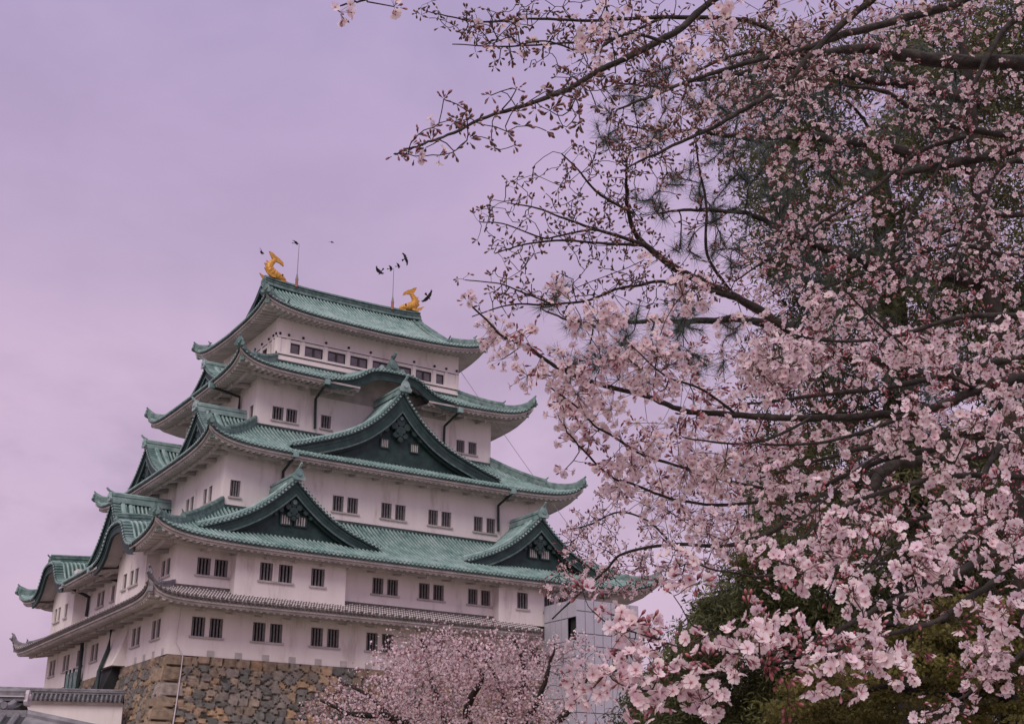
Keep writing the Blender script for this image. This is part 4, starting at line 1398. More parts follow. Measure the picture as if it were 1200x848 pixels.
# ================================================================== plants: fast mesh builder
class NB:
    """collects many copies of small templates into one mesh, with a colour per point"""
    def __init__(self):
        self.v, self.c, self.f, self.m, self.n = [], [], [], [], 0

    def copies(self, tv, tf, tc, tm, rot, pos, scale, tint):
        tv, tc = np.array(tv, float), np.array(tc, float)
        M, N = len(pos), len(tv)
        if M == 0: return
        v = np.einsum('mij,nj->mni', rot, tv) * np.asarray(scale)[:, None, None] + np.asarray(pos)[:, None, :]
        c = np.clip(tc[None] * np.asarray(tint)[:, None, :], 0, 1)
        self.v.append(v.reshape(-1, 3)); self.c.append(c.reshape(-1, 3))
        q = np.array([f if len(f) == 4 else list(f) + [-1] for f in tf])
        off = self.n + np.arange(M)[:, None, None] * N
        qq = np.where(q[None] >= 0, q[None] + off, -1).reshape(-1, 4)
        self.f.append(qq); self.m.append(np.tile(np.array(tm), M))
        self.n += M * N

    def build(self, name, mats, parent=None, smooth=False):
        if self.n == 0: return None
        v, c, f, m_ = np.vstack(self.v), np.vstack(self.c), np.vstack(self.f), np.concatenate(self.m)
        me = bpy.data.meshes.new(name)
        cnt = np.where(f[:, 3] >= 0, 4, 3)
        me.vertices.add(len(v)); me.vertices.foreach_set('co', v.astype(np.float32).ravel())
        loops = f.ravel(); loops = loops[loops >= 0]
        me.loops.add(len(loops)); me.loops.foreach_set('vertex_index', loops.astype(np.int32))
        me.polygons.add(len(f))
        st = np.concatenate([[0], np.cumsum(cnt)[:-1]])
        me.polygons.foreach_set('loop_start', st.astype(np.int32))
        me.polygons.foreach_set('loop_total', cnt.astype(np.int32))
        for q in mats: me.materials.append(q)
        me.polygons.foreach_set('material_index', m_.astype(np.int32))
        if smooth: me.polygons.foreach_set('use_smooth', np.ones(len(f), bool))
        me.update(calc_edges=True)
        a = me.color_attributes.new('tint', 'FLOAT_COLOR', 'POINT')
        a.data.foreach_set('color', np.hstack([c, np.ones((len(c), 1))]).astype(np.float32).ravel())
        me.validate()
        return link(name, me, parent)


def unit(v):
    v = np.asarray(v, float)
    return v / (np.linalg.norm(v, axis=-1, keepdims=True) + 1e-9)


def frames(z, spin=None):
    """rotation matrices whose third axis is z"""
    z = unit(z)
    M = len(z)
    h = np.where(np.abs(z[:, 2:3]) < 0.9, np.array([[0, 0, 1.0]]), np.array([[1.0, 0, 0]]))
    x = unit(np.cross(h, z)); y = np.cross(z, x)
    s = rng.uniform(0, 2 * math.pi, M) if spin is None else spin
    c_, s_ = np.cos(s)[:, None], np.sin(s)[:, None]
    return np.stack([x * c_ + y * s_, -x * s_ + y * c_, z], axis=2)


PALE, MIDP, DEEP = (0.96, 0.815, 0.845), (0.94, 0.72, 0.77), (0.55, 0.20, 0.25)


def flower_hi():
    v, f, c, m_ = [], [], [], []
    for k in range(5):
        a = 2 * math.pi * k / 5
        ca, sa = math.cos(a), math.sin(a)
        o = len(v)
        tw, g_ = 0.16, (1.0, 0.95, 1.02, 0.93, 0.98)[k]      # each petal lies a little over the next one
        pts = [(0.05, 0.0, 0.02, DEEP), (0.33, -0.22, 0.10, MIDP), (0.32, 0.0, 0.02, MIDP), (0.33, 0.22, 0.10, MIDP),
               (0.70, -0.46, 0.27, PALE), (0.70, 0.0, 0.12, PALE), (0.70, 0.46, 0.27, PALE), (0.99, -0.22, 0.33, PALE), (0.90, 0.0, 0.23, PALE), (0.99, 0.22, 0.33, PALE)]
        for r, w, z, cc in pts:
            z = z + w * tw * 1.2 + (0.0 if r < 0.5 else (k % 2) * 0.06)
            v.append((r * g_ * ca - w * sa, r * g_ * sa + w * ca, z)); c.append(cc)
        f += [[o, o + 1, o + 2], [o, o + 2, o + 3], [o + 1, o + 4, o + 5, o + 2], [o + 2, o + 5, o + 6, o + 3], [o + 4, o + 7, o + 8, o + 5], [o + 5, o + 8, o + 9, o + 6]]
    for k in range(7):                                        # stamens
        a = 2 * math.pi * (k + 0.3) / 7
        o = len(v)
        r = 0.24 + 0.08 * (k % 2)
        for (x, y, z, cc) in ((0.02, 0, 0.02, (0.55, 0.2, 0.22)), (-0.02, 0.02, 0.02, (0.55, 0.2, 0.22)), (r * math.cos(a), r * math.sin(a), 0.34, (0.80, 0.55, 0.36))):
            v.append((x, y, z)); c.append(cc)
        f.append([o, o + 1, o + 2])
    o = len(v)
    for k in range(5):                                        # calyx star and tube
        a = 2 * math.pi * (k + 0.5) / 5
        v.append((0.13 * math.cos(a), 0.13 * math.sin(a), 0.03)); c.append((0.33, 0.12, 0.11))
    v.append((0, 0, -0.42)); c.append((0.25, 0.13, 0.09))
    for k in range(5): f.append([o + k, o + 5, o + (k + 1) % 5])
    return v, f, c, [0] * len(f)


def flower_lo():
    v, f, c = [], [], []
    for k in range(5):
        a = 2 * math.pi * k / 5
        ca, sa = math.cos(a), math.sin(a)
        o = len(v)
        for r, w, z, cc in ((0.0, 0, 0.0, (0.74, 0.45, 0.5)), (0.62, -0.38, 0.20, PALE), (1.0, 0.0, 0.30, PALE), (0.62, 0.38, 0.36, PALE)):
            v.append((r * ca - w * sa, r * sa + w * ca, z)); c.append(cc)
        f.append([o, o + 1, o + 2, o + 3])
    return v, f, c, [0] * len(f)


def bud_tpl(cols=((0.13, 0.10, 0.05), (0.17, 0.08, 0.06), (0.27, 0.075, 0.085), (0.60, 0.22, 0.27), (0.70, 0.33, 0.38), (0.66, 0.30, 0.35)), fat=1.0):
    """closed bud: slim calyx, coloured tip; z points outward, root at the origin"""
    v, f, c = [], [], []
    prof = [(0.0, 0.06), (0.55, 0.11), (0.95, 0.24 * fat), (1.35, 0.32 * fat), (1.72, 0.22 * fat)]
    n = 5
    for (z, r), cc in zip(prof, cols):
        for k in range(n):
            a = 2 * math.pi * k / n
            v.append((r * math.cos(a), r * math.sin(a), z)); c.append(cc)
    v.append((0, 0, 1.95)); c.append(cols[5])
    for i in range(len(prof) - 1):
        for k in range(n):
            f.append([i * n + k, i * n + (k + 1) % n, (i + 1) * n + (k + 1) % n, (i + 1) * n + k])
    o = (len(prof) - 1) * n
    for k in range(n): f.append([o + k, o + (k + 1) % n, len(v) - 1])
    return v, f, c, [1] * len(f)


F_HI, F_LO, BUD = flower_hi(), flower_lo(), bud_tpl()
BUD_G = bud_tpl(((0.075, 0.07, 0.04), (0.10, 0.085, 0.045), (0.14, 0.085, 0.06), (0.24, 0.115, 0.10), (0.50, 0.25, 0.25), (0.56, 0.32, 0.33)), 1.1)


def add_cluster(nb, centre, grow, nfl, nbud, fr, R_, hi=True, btint=(1, 1, 1), bs=1.0):
    """a spray of flowers round a spur: pedicels splay from the spur tip, flowers face outward"""
    centre = np.asarray(centre, float)
    grow = unit(grow)
    if nfl:
        d = unit(rng.normal(size=(nfl, 3)) + 0.35 * grow + np.array([0, 0, 0.05]))
        rad = R_ * rng.uniform(0.6, 1.05, nfl)
        pos = centre + d * rad[:, None]
        face = unit(d + 0.45 * rng.normal(size=(nfl, 3)))
        t = F_HI if hi else F_LO
        tn = rng.uniform(0.86, 1.06, (nfl, 1)) * np.array([[1, 1, 1]]) * (1 + rng.normal(0, 0.02, (nfl, 3)))
        nb.copies(t[0], t[1], t[2], t[3], frames(face), pos, fr * rng.uniform(0.85, 1.12, nfl), tn)
        if hi:
            sv = [(0.02, 0, 0), (-0.01, 0.017, 0), (-0.01, -0.017, 0), (0.02, 0, 1), (-0.01, 0.017, 1), (-0.01, -0.017, 1)]
            sf = [[0, 1, 4, 3], [1, 2, 5, 4], [2, 0, 3, 5]]
            nb.copies(np.array(sv) * [0.06 / 0.02 * 0.02 / R_ * 1.0, 0.06 / 0.02 * 0.02 / R_, 1] if False else np.array(sv) * [0.7, 0.7, 1], sf, [(0.17, 0.11, 0.06)] * 6, [1] * 3, frames(d), np.repeat(centre[None], nfl, 0), rad * 0.95, np.ones((nfl, 3)))
    if nbud:
        d = unit(rng.normal(size=(nbud, 3)) * 0.75 + 0.9 * grow)
        t = BUD if btint[0] > 0.52 else BUD_G
        tn = rng.uniform(0.6, 1.15, (nbud, 1)) * (np.array([btint]) if btint[0] > 0.52 else np.array([[1.0, 1.0, 1.0]]))
        base = centre + d * (R_ * rng.uniform(0.05, 0.75, nbud))[:, None]
        nb.copies(t[0], t[1], t[2], t[3], frames(d), base, bs * rng.uniform(0.0085, 0.0125, nbud) * (fr / 0.0165), tn)


class Tree:
    """skeleton of points that new twigs can join"""
    def __init__(self, root, barkmat):
        self.root, self.bark = root, barkmat
        self.pos, self.rad, self.dir = [], [], []
        self.tw = MB()

    def limb(self, ctl, sides=8, wig=0.008, name='limb', per=7, build=True):
        c = catmull(np.array([list(p) + [r] for p, r in ctl]), per)
        n = len(c)
        L = np.linalg.norm(c[0, :3] - c[-1, :3])
        w = np.cumsum(rng.normal(0, 1, (n, 3)), 0)
        w = (w - np.linspace(0, 1, n)[:, None] * w[-1]) * wig * L / math.sqrt(n)
        c[:, :3] += w
        r = np.maximum(c[:, 3], 0.0012)
        r = r * (1 + 0.05 * np.sin(np.arange(n) * 1.7) + rng.normal(0, 0.03, n))
        b = MB()
        b.tube(c[:, :3], list(r), sides, 0)
        if build: b.build(name, self.bark, self.root, True)
        t = unit(np.gradient(c[:, :3], axis=0))
        self.pos += list(c[:, :3]); self.rad += list(r); self.dir += list(t)
        return c

    def grow(self, targets, r_tip=0.0011, r_max=0.006, bend=0.22, sides=4, far=1.2, spurs=None, k=0.05):
        """join every target to the nearest point of the skeleton by a curved twig; returns the twig's end direction for each"""
        targets = np.asarray(targets, float)
        base = np.array(self.pos)
        d0 = np.array([np.min(np.sum((base - t) ** 2, 1)) for t in targets])
        order = np.argsort(d0)
        cap = len(self.pos) + 14 * len(targets)
        P_ = np.zeros((cap, 3)); P_[:len(base)] = base
        n = len(base)
        rad = np.zeros(cap); rad[:n] = self.rad
        dr = np.zeros((cap, 3)); dr[:n] = self.dir
        ends = np.zeros((len(targets), 3))
        for i in order:
            t = targets[i]
            dd = np.sum((P_[:n] - t) ** 2, 1)
            j = int(np.argmin(dd))
            dist = math.sqrt(dd[j])
            if dist > far * 3: continue
            a = P_[j]
            m_ = max(3, min(9, int(dist / 0.05)))
            side = rng.normal(size=3) * bend * dist * 0.5
            q1 = a + dr[j] * dist * 0.33 * (1 if np.dot(dr[j], t - a) > 0 else -0.6) + side * 0.6
            q2 = a * 0.35 + t * 0.65 + side + np.array([0, 0, rng.uniform(-0.06, 0.08)]) * dist
            u = np.linspace(0, 1, m_ + 1)[:, None]
            path = (1 - u) ** 3 * a + 3 * (1 - u) ** 2 * u * q1 + 3 * (1 - u) * u ** 2 * q2 + u ** 3 * t
            r0 = min(r_max, rad[j] * 0.75, r_tip + k * 0.06 * dist + 0.0008)
            rr = np.linspace(max(r0, r_tip), r_tip, m_ + 1)
            self.tw.tube(path, list(rr), sides, 0, cap=False)
            tg = unit(np.gradient(path, axis=0))
            P_[n:n + m_] = path[1:]; rad[n:n + m_] = rr[1:]; dr[n:n + m_] = tg[1:]
            n += m_
            ends[i] = tg[-1]
        self.pos, self.rad, self.dir = list(P_[:n]), list(rad[:n]), list(dr[:n])
        return ends

    def finish(self, name='twigs'):
        if self.tw.v:
            o = self.tw.build(name, self.bark, self.root, True)
            o['kind'] = 'stuff'


def in_poly(pts, poly):
    x, y = pts[:, 0], pts[:, 1]
    inside = np.zeros(len(pts), bool)
    n = len(poly)
    for i in range(n):
        x1, y1 = poly[i]; x2, y2 = poly[(i + 1) % n]
        c = ((y1 > y) != (y2 > y)) & (x < (x2 - x1) * (y - y1) / (y2 - y1 + 1e-12) + x1)
        inside ^= c
    return inside


def region(poly, d0, d1, n):
    """n points spread through the block of space seen inside poly between two distances"""
    poly = np.array(poly, float)
    lo, hi = poly.min(0), poly.max(0)
    out_ = []
    while len(out_) < n:
        q = rng.uniform(lo, hi, (n * 2, 2))
        out_ += list(q[in_poly(q, poly)])
    q = np.array(out_[:n])
    d = rng.uniform(d0, d1, n)
    return np.array([P(a, b, c) for (a, b), c in zip(q, d)])


GR = np.array([0, 0, GROUND_Z])


def PX(d, r_px):
    return r_px / FPX * d


# ================================================================== the two cherry trees in front
t1 = tag(empty('cherry_tree', (*P(1560, 700, 5.0)[:2], GROUND_Z)),
         'nearest blossoming cherry tree reaching in from the right with large pink flowers', 'tree', 'cherry trees in blossom')
t2 = tag(empty('cherry_tree', (*P(1560, 700, 8.6)[:2], GROUND_Z)),
         'second cherry tree just behind the nearest one with small dense blossoms and bare budding twigs', 'tree', 'cherry trees in blossom')
TR1, TR2 = Tree(t1, M_bark), Tree(t2, M_bark)


def trunk(T, base, top, r0, r1):
    a = np.array([base[0], base[1], GROUND_Z - 0.05])
    mid = a + (top - a) * 0.55 + np.array([0.12, -0.08, 0])
    T.limb([(a, r0 * 1.35), (a + (mid - a) * 0.15, r0), (mid, (r0 + r1) / 2), (top, r1)], 12, 0.01, 'trunk')


b1 = np.array([*P(1560, 700, 5.0)[:2], 0]); k1 = P(1540, 420, 5.2)
trunk(TR1, b1, k1, 0.2, 0.12)
b2 = np.array([*P(1560, 700, 8.6)[:2], 0]); k2 = P(1520, 260, 8.6)
trunk(TR2, b2, k2, 0.24, 0.14)


def px_limb(T, pts, d, k=None, sides=8, wig=0.006):
    """pts: (px, py, radius in px) from the trunk outward; d: distance at start and end"""
    n = len(pts)
    ctl = []
    dd = np.linspace(d[0], d[1], n)
    for (x, y, r), q in zip(pts, dd):
        ctl.append((P(x, y, q), PX(q, r)))
    if k is not None:
        p0, r0 = ctl[0]
        ctl = [(k, r0 * 1.5), (k * 0.45 + p0 * 0.55 + np.array([0, 0, -0.05]), r0 * 1.15)] + ctl
    return T.limb(ctl, sides, wig)


N1, N2 = k1, k2
lo1 = b1 + np.array([0, 0, GROUND_Z + 1.75]); lo2 = b2 + np.array([0, 0, GROUND_Z + 2.3])
# nearest tree
px_limb(TR1, [(1350, -170, 9), (1180, -200, 7), (1010, -160, 6), (900, -40, 5), (843, 2, 4.2), (780, 49, 4), (710, 84, 3.4), (647, 117, 2.8), (570, 143, 2), (518, 163, 1.6), (492, 171, 1.3), (475, 176, 1.1), (463, 181, 0.9)], (4.6, 3.7), N1)
px_limb(TR1, [(1330, -110, 9), (1230, -70, 7), (1130, 0, 5), (1046, 28, 4.6), (976, 42, 4.2), (927, 61, 3.6), (885, 72, 3), (780, 107, 2), (725, 128, 1.2)], (5.0, 4.4), N1)
px_limb(TR1, [(1340, -140, 8), (1180, -120, 6), (1080, -60, 5), (1018, 0, 4.2), (955, 54, 3.8), (920, 95, 3.2), (864, 130, 2.8), (822, 154, 2.2), (780, 173, 1.8), (735, 197, 1.1)], (4.7, 4.2), N1)
px_limb(TR1, [(1290, 420, 8), (1200, 440, 6.5), (1143, 456, 6), (1087, 475, 5.4), (1044, 481, 5), (953, 488, 4.3), (860, 483, 3.8), (803, 478, 3.3), (761, 464, 3), (681, 444, 2.6), (647, 426, 2.2), (605, 402, 1.9), (591, 393, 1.6), (551, 357, 1.0)], (4.9, 4.2), N1)
px_limb(TR1, [(1290, 395, 6), (1200, 416, 4.5), (1104, 441, 4), (1002, 458, 3), (902, 470, 1.8), (840, 478, 1)], (5.4, 5.0), N1)
px_limb(TR1, [(1270, 525, 7), (1200, 515, 5), (1155, 511, 4.5), (1130, 506, 4.2), (1060, 517, 3.6), (990, 529, 2.6), (943, 543, 1.8), (890, 560, 1)], (4.8, 4.6), N1)
px_limb(TR1, [(1280, 520, 7), (1155, 512, 4.6), (1107, 524, 4.2), (1037, 538, 3.6), (990, 557, 3.2), (939, 578, 2.4), (850, 590, 1.9), (780, 579, 1.6), (743, 566, 1.4), (717, 557, 1.3), (687, 531, 1.2), (670, 510, 1), (661, 497, 0.8)], (4.9, 4.5), N1)
px_limb(TR1, [(939, 578, 2.0), (860, 566, 1.8), (780, 543, 1.8), (752, 534, 1.6), (726, 517, 1.5), (698, 501, 1.3), (676, 478, 1.1), (640, 450, 0.9)], (4.75, 4.4))
px_limb(TR1, [(1172, 522, 4), (1158, 545, 3.4), (1142, 571, 3), (1100, 592, 2.2), (1096, 600, 1.4)], (4.6, 4.3))
px_limb(TR1, [(1300, 560, 7), (1230, 610, 5.5), (1165, 669, 4), (1130, 694, 3.6), (1095, 722, 3.2), (1060, 736, 2.8), (1013, 750, 2.4), (985, 760, 2.2), (950, 764, 2), (897, 764, 1.8), (865, 756, 1.5), (835, 740, 1.3), (812, 733, 1)], (3.6, 2.8), lo1)
px_limb(TR1, [(1290, 560, 8), (1210, 620, 5.5), (1154, 650, 5), (1107, 671, 4.6), (1072, 690, 4), (1037, 704, 3.4), (985, 739, 2.6), (950, 752, 1.6)], (3.9, 3.2), lo1)
px_limb(TR1, [(1107, 671, 2.6), (1037, 661, 2.2), (990, 662, 1.8), (957, 673, 1.6), (920, 673, 1.5), (885, 676, 1.4), (839, 669, 1.2), (806, 657, 0.9)], (3.8, 3.1))
px_limb(TR1, [(985, 760, 2), (930, 776, 1.9), (897, 777, 1.8), (862, 787, 1.7), (827, 795, 1.6), (792, 805, 1.5), (757, 808, 1.4), (729, 802, 1.1)], (2.9, 2.65))
px_limb(TR1, [(862, 787, 1.2), (850, 800, 1), (832, 815, 0.8)], (2.75, 2.7))
px_limb(TR1, [(835, 740, 1.2), (803, 757, 1.1), (771, 748, 1), (735, 738, 0.9), (715, 732, 0.9), (694, 715, 0.8)], (2.82, 2.75))
px_limb(TR1, [(1290, 640, 6), (1230, 730, 3.6), (1190, 775, 2.6), (1165, 790, 2), (1130, 815, 1.4), (1085, 835, 1)], (4.6, 4.3), lo1)
px_limb(TR1, [(1350, -190, 7), (1180, -180, 5), (1000, -120, 4), (800, -60, 2.4), (640, -40, 2), (520, -22, 1.8), (450, -8, 1.5), (410, 2, 1.2), (395, 10, 0.9)], (3.9, 3.2), N1)
px_limb(TR1, [(780, 49, 2.2), (735, 40, 1.8), (690, 62, 1.4), (640, 48, 1.0), (600, 55, 0.8)], (4.1, 4.0))
# second tree
px_limb(TR2, [(1290, 80, 12), (1200, 75, 9.5), (1095, 70, 8.5), (1050, 62, 7.5), (997, 56, 5.5), (950, 66, 3.5), (880, 60, 2.4), (800, 90, 1.4)], (8.0, 7.2), N2)
px_limb(TR2, [(1290, 165, 7), (1200, 159, 5), (1179, 159, 4.6), (1095, 143, 4), (1039, 112, 2.8), (990, 100, 1.6)], (7.8, 7.2), N2)
px_limb(TR2, [(1290, 150, 9), (1200, 175, 7), (1158, 185, 6.4), (1099, 196, 5.5), (1050, 205, 3)], (8.2, 7.8), N2)
px_limb(TR2, [(1130, 160, 3), (1074, 178, 2.4), (1018, 224, 2.1), (969, 255, 1.8), (920, 290, 1.4), (860, 330, 1.0)], (7.6, 7.2))
px_limb(TR2, [(1300, 430, 8), (1200, 450, 5), (1087, 440, 4), (1019, 422, 4.6), (973, 413, 5), (925, 388, 5.2), (860, 348, 5), (803, 320, 4.4), (761, 288, 3.4), (742, 250, 2.4), (737, 213, 1.7), (735, 180, 1)], (7.4, 6.6), N2)
px_limb(TR2, [(757, 288, 2.8), (727, 277, 2.2), (702, 270, 1.8), (677, 262, 1.4), (653, 253, 1.2), (627, 243, 1), (597, 238, 0.7)], (6.6, 6.5))
px_limb(TR2, [(702, 270, 1.4), (687, 270, 1.3), (653, 277, 1.1), (635, 278, 1), (590, 262, 0.8), (562, 260, 0.6)], (6.55, 6.4))
px_limb(TR2, [(757, 288, 2.0), (703, 285, 1.6), (653, 282, 1.3), (610, 288, 1), (580, 297, 0.7)], (6.6, 6.4))
px_limb(TR2, [(742, 250, 1.8), (710, 232, 1.6), (693, 218, 1.4), (677, 198, 1.1), (658, 180, 0.8)], (6.6, 6.5))
px_limb(TR2, [(860, 348, 2.8), (783, 331, 2), (747, 335, 1.8), (724, 338, 1.6), (690, 351, 1.5), (645, 356, 1.3), (600, 357, 1), (553, 371, 0.6)], (6.9, 6.5))
px_limb(TR2, [(645, 356, 1.1), (612, 342, 1), (585, 332, 0.8), (545, 328, 0.6)], (6.55, 6.5))
px_limb(TR2, [(1300, 500, 12), (1165, 524, 9), (1083, 536, 8), (1037, 548, 7), (1013, 590, 6.5), (1000, 598, 4)], (7.6, 7.0), N2)
px_limb(TR2, [(1037, 548, 4.5), (960, 585, 4), (900, 625, 3.4), (850, 640, 2.6), (790, 640, 2), (733, 650, 1.7), (710, 669, 1.5), (687, 687, 1.3), (647, 725, 0.9)], (7.4, 7.8))
px_limb(TR2, [(790, 640, 1.6), (760, 610, 1.3), (725, 600, 1.1), (690, 615, 0.9), (665, 620, 0.7)], (7.7, 8.0))
px_limb(TR2, [(860, 348, 2.2), (830, 300, 1.8), (829, 242, 1.6), (818, 187, 1.2), (815, 150, 0.8)], (7.0, 6.9))
px_limb(TR2, [(780, 20, 2.4), (700, 24, 1.8), (620, 22, 1.4), (560, 26, 1.1), (520, 18, 0.8), (502, 14, 0.6)], (6.6, 6.2))
px_limb(TR2, [(950, 66, 2.4), (880, 28, 2.6), (780, 20, 2.4)], (7.3, 6.6))
px_limb(TR2, [(780, 20, 1.8), (720, 45, 1.5), (650, 52, 1.2), (580, 55, 0.9), (530, 52, 0.6)], (6.6, 6.3))
for (pp) in ([(1200, 300, 3.2), (1120, 290, 2.6), (1040, 310, 2), (960, 340, 1.3)], [(1230, 250, 4), (1150, 255, 3), (1090, 285, 2.2), (1040, 330, 1.6), (1010, 370, 1)],
             [(1210, 20, 4), (1140, 100, 2.8), (1110, 180, 2), (1060, 260, 1.4), (1030, 320, 1)], [(1190, 190, 3.4), (1150, 250, 2.6), (1100, 330, 1.9), (1080, 400, 1.2)],
             [(1220, 620, 5), (1120, 600, 3.6), (1040, 620, 2.6), (960, 640, 1.8), (900, 700, 1.2)]):
    px_limb(TR2, pp, (7.9, 7.2), N2)

for pp, dd_ in (([(1230, 370, 4), (1130, 372, 3), (1050, 395, 2.4), (980, 400, 1.6), (930, 392, 1)], (5, 4.6)), ([(1230, 560, 4.5), (1130, 556, 3.6), (1050, 570, 3), (980, 600, 2.2), (930, 640, 1.4)], (4.5, 4.0)),
                ([(1087, 475, 3), (1020, 505, 2.4), (960, 520, 1.8), (890, 520, 1.2)], (4.75, 4.2)), ([(1060, 517, 2.4), (1010, 545, 2), (960, 590, 1.6), (930, 620, 1)], (4.7, 4.1)),
                ([(953, 488, 2), (900, 515, 1.7), (850, 520, 1.3), (800, 512, 0.9)], (4.6, 4.15)), ([(860, 483, 1.8), (820, 455, 1.5), (780, 440, 1.2), (740, 405, 0.8)], (4.5, 4.1)),
                ([(1143, 456, 2.6), (1080, 420, 2), (1030, 380, 1.5), (990, 340, 1)], (4.8, 4.3)), ([(1180, 600, 3.2), (1110, 640, 2.6), (1060, 640, 2), (1010, 668, 1.2)], (4.0, 3.3))):
    px_limb(TR1, pp, dd_, sides=6)
TR1.n_limb, TR2.n_limb = len(TR1.pos), len(TR2.pos)
FR = 0.0158
near_nb = NB()
